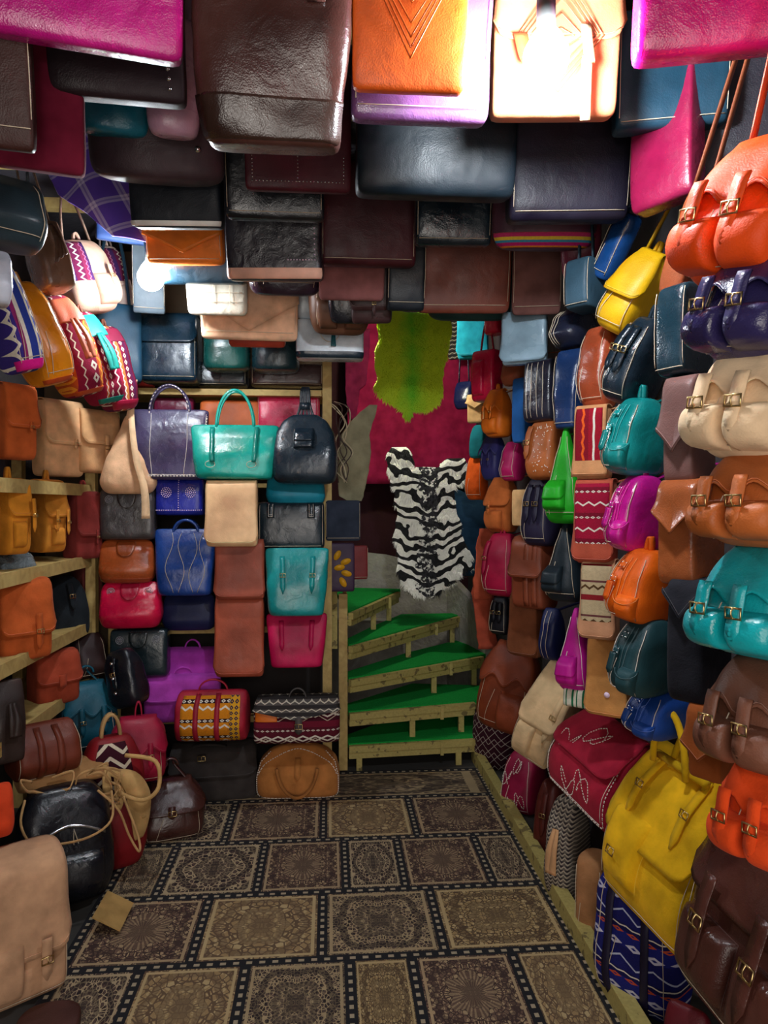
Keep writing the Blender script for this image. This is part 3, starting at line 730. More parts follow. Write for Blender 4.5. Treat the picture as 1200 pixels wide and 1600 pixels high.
# ---------------- shelving
def thing(name, label, cat, loc=(0, 0, 0), group=None):
    r = bpy.data.objects.new(name, None); r.location = loc; r.empty_display_size = .05; col.objects.link(r); return tag(r, label, cat, group)
def part(root, name, a, b, w, t, m=None, up=(0, 0, 1)):
    L = Vector(root.location); return MB().bar(Vector(a)-L, Vector(b)-L, w, t, up=up).build(name, m or WOOD, root, False)
sh = thing('shelf_rack', 'pale pine shelf rack of sloping looking boards along the left wall', 'shelf', (-1.28, 2.4, 0))
for z in (1.49, 1.165, .86, .60): part(sh, 'shelf_board', (-1.29, 1.3, z-.012), (-1.29, 3.4, z-.012), .34, .024)
for z in (1.49, 1.165, .86, .60): part(sh, 'edge_strip', (-1.11, 1.3, z-.02), (-1.11, 3.38, z-.02), .02, .05)
for x, y in ((-1.11, 3.42), (-1.44, 3.42), (-1.12, 2.28), (-1.44, 1.4)): part(sh, 'post', (x, y, 0), (x, y, 1.62 if y > 3 else 1.5), .045, .045, up=(0, 1, 0))
bs = thing('display_rack', 'upright pine frame with cross rails behind the bags beside the stairs', 'shelf', (-.5, 3.55, 0))
part(bs, 'post', (-.012, 3.52, 0), (-.012, 3.52, 2.14), .045, .045, up=(0, 1, 0)); part(bs, 'post', (-1.05, 3.56, 0), (-1.05, 3.56, 2.14), .045, .045, up=(0, 1, 0))
for z in (1.955, 1.4, .79, .35): part(bs, 'rail', (-1.03, 3.55, z), (-.035, 3.55, z), .05, .03)
part(bs, 'shelf_board', (-1.03, 3.71, 1.955), (-.035, 3.71, 1.955), .26, .02); part(bs, 'shelf_board', (-1.03, 3.71, .79), (-.035, 3.71, .79), .26, .02)
part(bs, 'shelf_board', (-1.03, 3.71, 1.5), (-.035, 3.71, 1.5), .26, .02); part(bs, 'back_panel', (-1.03, 3.855, 1.05), (-.035, 3.855, 1.05), .012, 2.06, simple('dark_board', (.03, .024, .024), .9, 0, .3, 20, .3))

# ---------------- winding stair
turf = NT('green_turf'); _c = turf.obj(); _n = turf.noise(_c, 14, 5); _q = turf.noise(_c, 240, 2)
turf.l(turf.mix(_q, turf.mix(_n, lin('0a5a20'), lin('128034')), lin('2cc454')), turf.b.inputs['Base Color']); turf.b.inputs['Roughness'].default_value = .95; turf.b.inputs['Specular IOR Level'].default_value = .1; turf.bump(_q, 1, .006); TURF = turf.m
grey = simple('rough_cement', (.36, .34, .3), .95, 0, .9, 40, .45)
P0 = Vector((.10, 3.74, 0))
ends = [Vector((.79, 3.80, 0)), Vector((.80, 3.90, 0)), Vector((.92, 4.27, 0)), Vector((.86, 4.72, 0)), Vector((.44, 4.66, 0)), Vector((.02, 4.75, 0))]
zs = [.1, .27, .445, .62, .795]
st = thing('winding_stair', 'narrow winding stair of green turf treads with worn yellow wooden nosings', 'staircase', P0)
for k in range(5):
    a, b, nb = P0+Vector((0, .004*k, 0)), ends[k], ends[k+1]; z = zs[k]
    far = nb+(nb-P0).normalized()*.05; mid2 = (b+nb)/2+((b+nb)/2-P0).normalized()*.12
    back = P0+Vector((-.03, .12, 0))
    if k < 2: poly = [a, b, Vector((1.0, b.y+.02, 0)), Vector((1.02, 4.2, 0)), Vector((.5, 4.3, 0)), back]
    else: poly = [a, b, b+(b-P0).normalized()*.1, mid2, far+(nb-P0).normalized()*.08, (nb+P0)/2+Vector((0, .14, 0)), back]
    mb = MB(); n = len(poly); loc = st.location
    # subdivide the top a little with a rounded front lip
    vs = [p-loc+Vector((0, 0, z+.045)) for p in poly]+[p-loc+Vector((0, 0, z+.02)) for p in poly]
    mb.add(vs, [tuple(range(n)), tuple(range(2*n-1, n-1, -1))]+[(i, n+i, n+(i+1) % n, (i+1) % n) for i in range(n)])
    tr = mb.build('turf_tread', TURF, st, False)
    ctr = (a+b)/2; d = (b-a).normalized(); nn = Vector((d.y, -d.x, 0))
    part(st, 'nosing', a+nn*.012+Vector((0, 0, z+.02)), b+nn*.012+Vector((0, 0, z+.02)), .028, .034, PAINTED)
    part(st, 'under_rail', a+nn*.004+Vector((0, 0, z-.015)), b+nn*.004+Vector((0, 0, z-.015)), .024, .034, PAINTED)
    f = (.97, .9, .95, .95, .85)[k]; lo = 0 if k == 0 else zs[k-1]+.04
    for ff in ((.08, .86) if k == 0 else (.62, f) if k in (2,) else (.5, f)):
        p = a.lerp(b, ff)+nn*(-.012 if k else 0); part(st, 'riser_post', p+Vector((0, 0, lo)), p+Vector((0, 0, z-.03)), .03, .028, PAINTED, up=(0, 1, 0))
    p = a.lerp(b, .72); part(st, 'clamp', p+nn*.03+Vector((0, 0, z-.035)), p+nn*.03+Vector((0, 0, z+.035)), .018, .01, PAINTED, up=(0, 1, 0))
part(st, 'newel_post', P0+Vector((-.03, -.03, .02)), P0+Vector((-.03, -.03, .94)), .045, .03, WOOD, up=(0, 1, 0))
part(st, 'newel_post', P0+Vector((-.085, .0, .65)), P0+Vector((-.085, .0, 1.02)), .05, .04, PAINTED, up=(0, 1, 0))
part(st, 'stringer', P0+Vector((-.02, .06, 0)), P0+Vector((-.02, .06, .95)), .02, .05, WOOD, up=(0, 1, 0))
# curved cement parapet round the outside of the stair
mb = MB(); cpts = [(1.0, 4.3, .62), (.95, 4.6, .80), (.85, 4.9, .93), (.62, 5.02, 1.0), (.4, 5.08, 1.05), (.15, 5.05, 1.08), (-.35, 4.95, 1.12)]
for (x0, y0, h0), (x1, y1, h1) in zip(cpts, cpts[1:]):
    d = Vector((x1-x0, y1-y0, 0)).normalized(); nn = Vector((-d.y, d.x, 0))*.05
    v = [Vector((x0, y0, 0)), Vector((x1, y1, 0)), Vector((x1, y1, h1)), Vector((x0, y0, h0))]; w = [p+nn for p in v]
    mb.add(v+w, [(0, 1, 2, 3), (7, 6, 5, 4), (3, 2, 6, 7), (0, 3, 7, 4), (1, 5, 6, 2)])
tag(mb.build('cement_parapet', grey, None, False), 'low curved grey cement parapet round the back of the green stair', 'parapet')
# landing mass under the upper steps
struct('floor_stair_core', MB().box((.1, 5.0, .3), (.8, .3, .6)), grey)

# ---------------- hides and cloths: rows of (z, x left, x right) at a wall distance
def hide(name, label, cat, y, strips, m, wave=.02, th=.006, loc=None, part_name=None, yaw=0):
    root = thing(name, label, cat, loc or (0, 0, 0)); L = Vector(root.location); mb = MB()
    for st_ in strips:
        n = len(st_)-1
        def fn(i, j):
            f = j*n; k = min(n-1, int(f)); q = f-k
            z = st_[k][0]+(st_[k+1][0]-st_[k][0])*q; a = st_[k][1]+(st_[k+1][1]-st_[k][1])*q; b = st_[k][2]+(st_[k+1][2]-st_[k][2])*q
            jag = .006*noise.noise(Vector((z*30, i*3, 1)))
            x = a+(b-a)*i+jag; yy = y+wave*math.sin(x*17+z*5)+wave*.5*noise.noise(Vector((x*7, 0, z*7)))+(x-(a+b)/2)*yaw
            p = Vector((x, yy, z))-L
            return p+Vector((0, -th/2, 0)), p+Vector((0, th/2, 0))
        mb.sheet(fn, 20, max(10, n*5), 0, 0)
    return root, mb.build(part_name or 'skin', m, root)
def fur(root, strips, y, m, count, length, down, wave=.02, seed=3, r=.0024, tuft=1.0):
    rnd = random.Random(seed); mb = MB(); L = Vector(root.location); areas = []
    for st_ in strips:
        for k in range(len(st_)-1):
            z0, a0, b0 = st_[k]; z1, a1, b1 = st_[k+1]; areas.append((abs(z1-z0)*((b0-a0)+(b1-a1))/2, st_[k], st_[k+1]))
    tot = sum(a[0] for a in areas)
    for ar, r0, r1 in areas:
        for _ in range(int(count*ar/tot)):
            q, i = rnd.random(), rnd.uniform(-.03, 1.03)
            z = r0[0]+(r1[0]-r0[0])*q; a = r0[1]+(r1[1]-r0[1])*q; b = r0[2]+(r1[2]-r0[2])*q; x = a+(b-a)*i
            yy = y+wave*math.sin(x*17+z*5)-.003; fx = (i-.5)*.5+noise.noise(Vector((x*14, 4, z*14)))*.9*tuft; ln = length*rnd.uniform(.6, 1.2)
            d = Vector((fx, -.45-.3*rnd.random(), -down+.25*noise.noise(Vector((x*14, 9, z*14))))).normalized()
            p = Vector((x, yy, z))-L; s_ = d.cross(Vector((0, 1, 0))).normalized()*r
            m1 = p+d*ln*.5; e = p+d*ln+Vector((0, .3*ln, -.1*ln))
            mb.add([p-s_, p+s_, m1+s_*.8, m1-s_*.8, e], [(0, 1, 2, 3), (3, 2, 4)])
    return mb.build('fur', m, root, False, kind='stuff')
gm = NT('lime_fur'); _c = gm.obj(); _s = gm.n('ShaderNodeSeparateXYZ'); gm.l(_c, _s.inputs[0])
_a = gm.math('ADD', gm.math('ABSOLUTE', _s.outputs[0]), gm.math('MULTIPLY', gm.noise(_c, 9, 3), .16)); _r = gm.n('ShaderNodeMapRange'); gm.l(_a, _r.inputs[0]); _r.inputs[1].default_value = .07; _r.inputs[2].default_value = .17
gm.l(gm.mix(gm.math('MULTIPLY', gm.noise(_c, 40, 2), .6), gm.mix(_r.outputs[0], lin('56c408'), lin('c3d80c')), lin('8ab00a')), gm.b.inputs['Base Color']); gm.b.inputs['Roughness'].default_value = .75; GREENF = gm.m
zm = NT('zebra_dyed_fur'); _c = zm.obj(); _w = zm.n('ShaderNodeTexWave', wave_type='BANDS', bands_direction='Z'); _mp = zm.n('ShaderNodeMapping'); zm.l(_c, _mp.inputs[0]); _s = zm.n('ShaderNodeSeparateXYZ'); zm.l(_c, _s.inputs[0])
_cmb = zm.n('ShaderNodeCombineXYZ'); zm.l(_s.outputs[0], _cmb.inputs[0]); zm.l(zm.math('ADD', _s.outputs[2], zm.math('MULTIPLY', zm.math('ABSOLUTE', _s.outputs[0]), -.3)), _cmb.inputs[2]); zm.l(_cmb.outputs[0], _w.inputs['Vector'])
_w.inputs['Scale'].default_value = 4.2; _w.inputs['Distortion'].default_value = 11; _w.inputs['Detail'].default_value = 2; _w.inputs['Detail Scale'].default_value = 1.6
_k = zm.math('GREATER_THAN', _w.outputs[1], .56)
_cen = zm.math('LESS_THAN', zm.math('ADD', zm.math('ABSOLUTE', _s.outputs[0]), zm.math('MULTIPLY', zm.noise(_c, 16, 3), .2)), .145); _cn = zm.math('MULTIPLY', _cen, zm.math('GREATER_THAN', zm.noise(_c, 45, 3), .46))
zm.l(zm.mix(_cn, zm.mix(_k, lin('f6f4ea'), lin('08080c')), lin('25242a')), zm.b.inputs['Base Color']); zm.b.inputs['Roughness'].default_value = .8; ZEBRA = zm.m
pm = NT('purple_plaid'); _c = pm.obj(); _mp = pm.n('ShaderNodeMapping'); pm.l(_c, _mp.inputs[0]); _mp.inputs['Rotation'].default_value = (0, .5, 0); _s = pm.n('ShaderNodeSeparateXYZ'); pm.l(_mp.outputs[0], _s.inputs[0])
_l = None
for _ax, _p in ((0, .11), (2, .1)):
    _f = pm.math('FRACT', pm.math('ADD', pm.math('DIVIDE', _s.outputs[_ax], _p), 20.0)); _q = pm.math('LESS_THAN', _f, .22); _q = pm.math('MULTIPLY', _q, pm.math('SUBTRACT', 1.0, pm.math('MULTIPLY', pm.math('LESS_THAN', pm.math('ABSOLUTE', pm.math('SUBTRACT', _f, .11)), .03), .6)))
    _l = _q if _l is None else pm.math('ADD', _l, _q)
pm.l(pm.mix(pm.math('MULTIPLY', _l, .5), lin('5d3fb4'), lin('cfc8ea')), pm.b.inputs['Base Color']); pm.b.inputs['Roughness'].default_value = .85; PLAID = pm.m
_s = [[(2.486, 0.374, 0.546), (2.457, 0.288, 0.644), (2.407, 0.274, 0.669), (2.329, 0.288, 0.651), (2.257, 0.26, 0.64), (2.168, 0.267, 0.626), (2.107, 0.277, 0.619), (2.065, 0.26, 0.626), (2.029, 0.274, 0.626), (1.986, 0.324, 0.604), (1.958, 0.374, 0.561), (1.936, 0.396, 0.543)], [(1.943, 0.396, 0.464), (1.911, 0.41, 0.446), (1.882, 0.421, 0.435)], [(1.958, 0.475, 0.554), (1.933, 0.482, 0.532)]]
_r, _o = hide('goatskin', 'lime green dyed furry goatskin hanging above the green stair', 'hide', 3.95, _s, GREENF, 0.03, loc=(0.46, 3.95, 1.936))
fur(_r, _s, 3.95, GREENF, 13000, 0.034, 0.8, 0.03)
_s = [[(1.634, 0.525, 0.662), (1.603, 0.486, 0.721), (1.556, 0.407, 0.745), (1.47, 0.407, 0.757), (1.345, 0.427, 0.769), (1.224, 0.407, 0.797), (1.166, 0.423, 0.825), (1.103, 0.439, 0.853), (1.04, 0.423, 0.849), (1.001, 0.427, 0.785), (0.951, 0.454, 0.722), (0.9, 0.486, 0.675), (0.865, 0.517, 0.627)], [(1.754, 0.376, 0.462), (1.703, 0.349, 0.485), (1.633, 0.364, 0.493), (1.575, 0.38, 0.525), (1.517, 0.399, 0.544)], [(1.69, 0.721, 0.816), (1.658, 0.682, 0.836), (1.611, 0.65, 0.844), (1.58, 0.643, 0.832), (1.533, 0.682, 0.785)]]
_r, _o = hide('zebra_hide', 'black and white zebra striped furry hide hanging over the stair parapet', 'hide', 4.3, _s, ZEBRA, 0.03, loc=(0.594, 4.3, 0.865))
fur(_r, _s, 4.3, ZEBRA, 15000, 0.055, 0.75, 0.03)
_s = [[(1.953, 0.22, 0.262), (1.907, 0.164, 0.255), (1.847, 0.105, 0.234), (1.784, 0.063, 0.216), (1.714, 0.052, 0.227), (1.61, 0.045, 0.216), (1.522, 0.045, 0.199), (1.452, 0.052, 0.181), (1.424, 0.104, 0.174)]]
_r, _o = hide('leather_hide', 'pale grey green hide hanging beside the pine post left of the crimson wall cloth', 'hide', 3.88, _s, mat('8a8468s'), 0.03, loc=(0.241, 3.88, 1.424))
_s = [[(2.679, 0.209, 0.293), (2.539, 0.154, 0.289), (2.423, 0.116, 0.279), (2.283, 0.116, 0.265), (2.246, 0.116, 0.219), (2.144, 0.126, 0.209), (2.028, 0.153, 0.191)]]
_r, _o = hide('leather_hide', 'ragged wine red hide hanging left of the lime green goatskin', 'hide', 5.17, _s, mat('7a1440s'), 0.03, loc=(0.251, 5.17, 2.028))
_s = [[(2.906, 0.117, 1.231), (2.295, 0.117, 1.232), (1.871, 0.14, 1.232), (1.56, 0.21, 1.218)]]
_r, _o = hide('wall_cloth', 'large crimson cloth covering the wall behind the green goatskin', 'cloth', 5.2, _s, mat('9c1244s'), 0.02, loc=(0.674, 5.2, 1.56))
_s = [[(1.502, 0.755, 0.825), (1.461, 0.755, 0.908), (1.421, 0.763, 0.996), (1.236, 0.78, 0.992), (1.071, 0.822, 0.976), (0.948, 0.855, 0.955)]]
_r, _o = hide('leather_hide', 'flat dark blue leather piece hanging behind the zebra hide', 'hide', 4.5, _s, mat('1d3e58s'), 0.01, loc=(0.79, 4.5, 0.948))
_s = [[(1.281, 0.781, 0.858), (1.201, 0.758, 0.862), (1.102, 0.748, 0.855), (1.019, 0.735, 0.849), (0.92, 0.735, 0.842)]]
_r, _o = hide('leather_hide', 'salmon leather hide hanging beside the raspberry backpack, upper of two', 'hide', 3.62, _s, mat('c4573as'), 0.03, loc=(0.82, 3.62, 0.92))
_s = [[(1.032, 0.743, 0.858), (0.948, 0.733, 0.868), (0.881, 0.743, 0.858), (0.764, 0.757, 0.858), (0.656, 0.77, 0.879)]]
_r, _o = hide('leather_hide', 'salmon leather hide hanging in folds over the russet backpack, lower of two', 'hide', 3.66, _s, mat('b04c34s'), 0.03, loc=(0.8, 3.66, 0.656))
_s = [[(2.897, -0.963, -0.644), (2.746, -0.963, -0.644), (2.617, -1.031, -0.644), (2.547, -0.998, -0.645), (2.456, -0.874, -0.645), (2.375, -0.783, -0.645)]]
_r, _o = hide('plaid_cloth', 'purple plaid cloth with white lines hanging at the upper left', 'cloth', 2.68, _s, PLAID, 0.04, loc=(-0.803, 2.68, 2.375))
_cb = thing('cardboard_piece', 'scrap of beige cardboard on the carpet beside the black backpack', 'cardboard', (-.72, 2.42, .02)); _m = MB(); _m.box((0, 0, .03), (.1, .16, .004), R=Matrix.Rotation(.5, 3, 'Y')); _m.build('sheet', mat('a8854es'), _cb, False)
_t = thing('cord_tangle', 'thin leather cords dangling from the pine post beside the black sling backpack', 'cord', (.06, 3.6, 1.9)); _rn = random.Random(4)
for _i in range(6):
    _x = _rn.uniform(-.02, .03); _p = [(_x-.06, -.03, .02)]
    for _j in range(6): _p.append((_x+_rn.uniform(-.03, .05), -.03-.02*_rn.random(), -.01-_j*.075))
    MB().tube(_p, .003, 5).build('cord', mat(('3a2620m', 'b0a184s')[_i % 2]), _t)
# ---------------- light bulbs (real lamps of the shop)
def bulb(loc, label, power, r):
    root = thing('light_bulb', label, 'lamp', loc)
    x = NT('lit_bulb_%g' % power); x.b.inputs['Emission Color'].default_value = (.86, .94, 1, 1); x.b.inputs['Emission Strength'].default_value = power/(4*math.pi**2*r*r)*.9
    mb = MB(); vs = []; fs = []; n, s = 12, 16
    for j in range(n+1):
        a = math.pi*j/n; z = -math.cos(a)*r; rr = math.sin(a)*r*(1 if j < 8 else 1-.12*(j-7)/5)
        if j > 8: z += (j-8)*r*.14
        vs += [(rr*math.cos(2*math.pi*i/s), rr*math.sin(2*math.pi*i/s), z) for i in range(s)]
    fs = [(j*s+i, j*s+(i+1) % s, (j+1)*s+(i+1) % s, (j+1)*s+i) for j in range(n) for i in range(s)]
    mb.add(vs, fs); mb.build('glass_bulb', x.m, root)
    m2 = MB(); m2.tube([(0, 0, r*1.35), (0, 0, r*2.6)], r*.42, 12); m2.build('socket', simple('black_socket', (.02, .02, .02), .4), root)
    m3 = MB(); m3.tube([(0, 0, r*2.5), (.01, 0, r*5), (0, 0, CE-loc[2])], .004, 6); m3.build('cord', simple('black_cord', (.02, .02, .02), .5), root)
bulb((.42, 1.36, 2.27), 'blazing white light bulb hanging in front of the tan tooled satchel', 26*1.0, .045)
bulb((-.68, 2.78, 2.27), 'blazing white light bulb hanging over the left side near the cream white bag', 21*1.0, .05)

# ============ the bags ============
TABLE = [
    ('slab', 'tote_bag', -0.449, 1.35, 2.236, 12.0, 0.35, 0.364, 0.068, 'c0107cg', 'glossy magenta bag hanging at the top beside the dark brown tote', {'pitch': -14}, 'c'),
    ('slab', 'messenger_bag', -0.455, 1.6, 2.281, 5.0, 0.28, 0.319, 0.082, '2a1a20m', 'dark plum leather bag with a line of silver studs, under the magenta bag', {'studv': [(0.78, 0.08, 0.5)], 'pitch': -14}, 'c'),
    ('slab', 'messenger_bag', -0.606, 1.4, 2.072, 10.0, 0.098, 0.528, 0.041, '3c1d18m', 'flat dark brown leather bag cut by the left edge of the frame', {'st': 1, 'pitch': -14}, 'c'),
    ('slab', 'tote_bag', -0.639, 1.62, 2.133, 15.0, 0.196, 0.467, 0.082, '6d0f2cs', 'dark wine red suede bag hanging beside the purple plaid cloth', {'pitch': -14}, 'c'),
    ('roll', 'pouch', -0.587, 2.0, 2.407, 10.0, 0.182, 0.193, 0.109, '0f6f86g', 'small shiny teal pouch peeking out under the dark plum bag', {'pitch': -14}, 'c'),
    ('roll', 'pouch', -0.394, 1.85, 2.335, 10.0, 0.127, 0.265, 0.095, 'b48aa0g', 'small glossy pale pink pouch beside the big brown tote', {'pitch': -14}, 'c'),
    ('tote', 'tote_bag', -0.109, 1.45, 2.115, 0.0, 0.32, 0.485, 0.116, '4a2a24g', 'large glossy dark brown tote hanging above the shop with two stitched strap ends', {'tabs': [-0.6, 0.56], 'base': (0.0, 0.17, '352018g'), 'pitch': -14}, 'c'),
    ('roll', 'duffel_bag', -0.489, 2.1, 2.33, 5.0, 0.375, 0.27, 0.15, '3b2a30m', 'soft dull brown roll bag with a snap, hanging behind the big brown tote', {'snap': 1, 'pitch': -14}, 'c'),
    ('slab', 'messenger_bag', -0.088, 2.05, 2.294, 0.0, 0.299, 0.306, 0.054, '4a0f1cm', 'dark maroon bag edged with rows of tiny studs, under the big brown tote', {'studs': 1, 'pitch': -14}, 'c'),
    ('slab', 'messenger_bag', -0.473, 2.3, 2.275, -3.0, 0.281, 0.325, 0.095, '10161fm', 'matt black bag with a pale bottom edge above the orange bag', {'base': (0, 0.06, 'e8e4dcm'), 'pitch': -14}, 'c'),
    ('slab', 'satchel', -0.167, 2.25, 2.29, 0.0, 0.304, 0.31, 0.088, '14171dg', 'glossy black bag with a seam, hanging above the crocodile edged one', {'st': 1, 'pitch': -14}, 'c'),
    ('slab', 'satchel', -0.183, 2.5, 2.179, -4.0, 0.327, 0.421, 0.122, '1a141dg', 'black bag with a pale scaly base hanging above the white bag', {'studc': 1, 'base': (0, 0.1, 'd9a58fm'), 'pitch': -14}, 'c'),
    ('box', 'satchel', -0.532, 2.72, 2.3, -4.0, 0.284, 0.3, 0.068, 'e0761cm', 'bright tan orange leather bag hanging near the far light bulb', {'st': 1, 'flap': (0.13, 'p'), 'pitch': -14}, 'c'),
    ('slab', 'messenger_bag', -0.513, 2.85, 2.269, -3.0, 0.383, 0.331, 0.109, '0e2430g', 'glossy blue black bag hanging between the orange and the white bag', {'pitch': -14}, 'c'),
    ('box', 'messenger_bag', -0.445, 2.9, 2.163, 0.0, 0.236, 0.437, 0.048, 'c9c3b2s', 'cream white bag scored with a grid of lines', {'grid': 1, 'pitch': -14}, 'c'),
    ('slab', 'messenger_bag', -0.332, 3.02, 2.093, 4.0, 0.396, 0.507, 0.095, 'd9ac8bs', 'pale tan suede bag with a folded flap under the cream white bag', {'flap': (0.08, 'p'), 'st': 1, 'pitch': -14}, 'c'),
    ('slab', 'pouch', -0.31, 3.12, 2.086, 0.0, 0.24, 0.514, 0.082, 'a83a26m', 'rust red bag just showing under the pale tan suede bag', {'pitch': -14}, 'c'),
    ('roll', 'duffel_bag', -0.169, 2.75, 2.202, 0.0, 0.277, 0.398, 0.122, '2c1a2cg', 'dark plum bag with seams beside the cream white bag', {'st': 1, 'pitch': -14}, 'c'),
    ('slab', 'tote_bag', 0.157, 1.42, 2.224, 0.0, 0.224, 0.376, 0.048, 'e2601am', 'burnt orange leather bag with a tooled diamond pattern', {'tool': 1, 'pitch': -14}, 'c'),
    ('slab', 'tote_bag', 0.192, 1.53, 2.222, 0.0, 0.292, 0.378, 0.068, '75497cg', 'glossy purple bag with a stitched border behind the orange tooled bag', {'st': 1, 'pitch': -14}, 'c'),
    ('slab', 'satchel', 0.512, 1.62, 2.293, -5.0, 0.282, 0.307, 0.082, 'cf8058m', 'tan tooled satchel lit up by the near bulb, strap hanging down', {'flap': (0.48, 'r'), 'tool': 1, 'longs': 1, 'pitch': -14}, 'c'),
    ('slab', 'tote_bag', 0.712, 1.3, 2.244, -14.0, 0.268, 0.356, 0.095, 'd4107fg', 'glossy hot pink bag in the upper right corner', {'pitch': -14}, 'c'),
    ('slab', 'tote_bag', 0.84, 1.72, 2.333, -14.0, 0.263, 0.267, 0.109, '16384am', 'dark teal leather bag behind the hot pink bag', {'st': 1, 'pitch': -14}, 'c'),
    ('slab', 'messenger_bag', 0.84, 1.721, 2.147, -60.0, 0.171, 0.453, 0.08, '7d1038g', 'pointed wine red leather bag hanging over the right hand rows', {}, 'x'),
    ('slab', 'tote_bag', 0.286, 1.95, 2.244, 0.0, 0.428, 0.356, 0.136, '07161fm', 'large dark navy bag hanging in the shade below the purple bag', {'pitch': -14}, 'c'),
    ('slab', 'tote_bag', 0.689, 2.05, 2.23, -6.0, 0.338, 0.37, 0.136, '150f22m', 'large dark violet bag with a fine seam hanging behind the near bulb', {'st': 1, 'pitch': -14}, 'c'),
    ('roll', 'duffel_bag', 0.698, 2.3, 2.239, -4.0, 0.34, 0.361, 0.136, '4a2838m', 'dark bag with a rainbow striped woven band along its base', {'base': (0.0, 0.14, 'K_rainbow'), 'pitch': -14}, 'c'),
    ('slab', 'messenger_bag', 0.136, 2.55, 2.254, 0.0, 0.336, 0.346, 0.136, '43131cm', 'dark red brown bag hanging in the middle of the ceiling rows', {'st': 1, 'pitch': -14}, 'c'),
    ('slab', 'satchel', 0.416, 2.4, 2.28, -3.0, 0.254, 0.32, 0.109, '10202ag', 'shiny black bag with a stitched curve hanging in the middle', {'st': 1, 'pitch': -14}, 'c'),
    ('box', 'satchel', 0.514, 2.75, 2.15, -3.0, 0.369, 0.45, 0.054, '6f3526m', 'reddish brown bag with a light stitched edge above the dark green one', {'st': 1, 'pitch': -14}, 'c'),
    ('roll', 'duffel_bag', 0.583, 2.95, 2.173, -3.0, 0.363, 0.427, 0.136, '1c3a38m', 'dark green roll bag just above the green goatskin', {'st': 1, 'pitch': -14}, 'c'),
    ('slab', 'messenger_bag', 0.082, 2.7, 2.176, 0.0, 0.245, 0.424, 0.082, '7a4a48s', 'mauve brown suede bag draped above the little brown backpack', {'pitch': -14}, 'c'),
    ('pack', 'backpack', 0.04, 2.95, 2.104, 5.0, 0.249, 0.496, 0.136, '5c3a28m', 'small brown backpack with piped pockets under the ceiling rows', {'pk': [(-0.8, -0.1, 0.05, 0.3, 0.03), (0.1, 0.8, 0.05, 0.3, 0.03)], 'st': 1, 'pitch': -14}, 'c'),
    ('pack', 'backpack', 0.064, 2.85, 2.127, 0.0, 0.142, 0.473, 0.095, '0d0f18g', 'glossy black bag between two small brown bags under the ceiling', {'pitch': -14}, 'c'),
    ('box', 'satchel', 0.167, 2.8, 2.116, -8.0, 0.156, 0.484, 0.095, '331c1cm', 'very dark brown satchel with a buckled flap under the ceiling', {'flap': (0.1, 'r'), 'straps': [(0.2, 0.25, 0.06, 0.02)], 'pitch': -14}, 'c'),
    ('slab', 'messenger_bag', 0.286, 2.7, 2.141, 0.0, 0.141, 0.459, 0.109, '0e151dm', 'plain black bag hanging just above the green goatskin', {'st': 1, 'pitch': -14}, 'c'),
    ('box', 'handbag', 0.002, 3.12, 2.034, 0.0, 0.293, 0.173, 0.12, 'c9d3dcg', 'shiny silver white handbag with a teal tassel', {'tassel': 1, 'base': (0, 0.16, '1a2a36g'), 'ringc': 1, 'hang': 2.72}, 'y'),
    ('pouch', 'pouch', -0.092, 3.1, 2.207, 0.0, 0.104, 0.393, 0.068, 'b9c4ccg', 'small silver pouch tucked above the silver white handbag', {'pitch': -14}, 'c'),
    ('box', 'messenger_bag', 0.795, 2.7, 2.137, -10.0, 0.184, 0.463, 0.048, '6d4640s', 'mauve brown flap bag with a pale lining edge beside the dark green one', {'st': 1, 'pitch': -14}, 'c'),
    ('pouch', 'pouch', 0.846, 2.35, 2.166, -20.0, 0.134, 0.434, 0.095, '5a1228m', 'dark wine red pouch hanging above the grey denim bag', {'pitch': -14}, 'c'),
    ('roll', 'pouch', 0.86, 2.201, 2.12, -60.0, 0.076, 0.201, 0.084, '0f3f78g', 'glossy royal blue pouch above the yellow backpack', {'st': 1, 'hang': 2.72, 'roll': 35}, 'x'),
    ('box', 'satchel', 0.82, 2.227, 2.024, -50.0, 0.084, 0.159, 0.14, '2f4a5am', 'slate blue denim look bag with contrast stitching', {'st': 1, 'hang': 2.72}, 'x'),
    ('slab', 'tote_bag', -0.831, 2.95, 2.46, 20.0, 0.203, 0.14, 0.068, '25406em', 'dull blue bag hanging behind the purple plaid cloth', {'pitch': -14}, 'c'),
    ('slab', 'tote_bag', -0.789, 3.2, 2.244, 10.0, 0.134, 0.356, 0.054, '55636cm', 'pale grey bag glowing right behind the far light bulb', {'st': 1, 'pitch': -14}, 'c'),
    ('slab', 'tote_bag', 1.039, 1.75, 2.218, -30.0, 0.21, 0.382, 0.095, '181420m', 'very dark bag hanging above the orange backpack', {'pitch': -14}, 'c'),
    ('box', 'handbag', -0.759, 3.5, 1.985, 0.0, 0.269, 0.326, 0.2, '0f2a3ag', 'glossy blue black handbag on the top rail behind the far bulb', {'flap': (0.55, 'r'), 'st': 1}, 'y'),
    ('roll', 'pouch', -0.482, 3.42, 2.036, 0.0, 0.219, 0.216, 0.18, '0c4a44g', 'dark green black rounded handbag on the top rail', {'hang': 2.72}, 'y'),
    ('roll', 'pouch', -0.255, 3.42, 2.034, 0.0, 0.224, 0.162, 0.18, '16323ag', 'black rounded handbag next to the silver white one', {'hang': 2.72}, 'y'),
    ('box', 'satchel', -0.207, 3.56, 1.988, 0.0, 0.358, 0.109, 0.12, '3e2a2ag', 'dark brown box bag with stitched edges on the top rail', {'st': 1}, 'y'),
    ('box', 'satchel', -0.529, 3.58, 1.987, 0.0, 0.247, 0.12, 0.12, '1c2228g', 'black box bag with stitched edges on the top rail', {'st': 1}, 'y'),
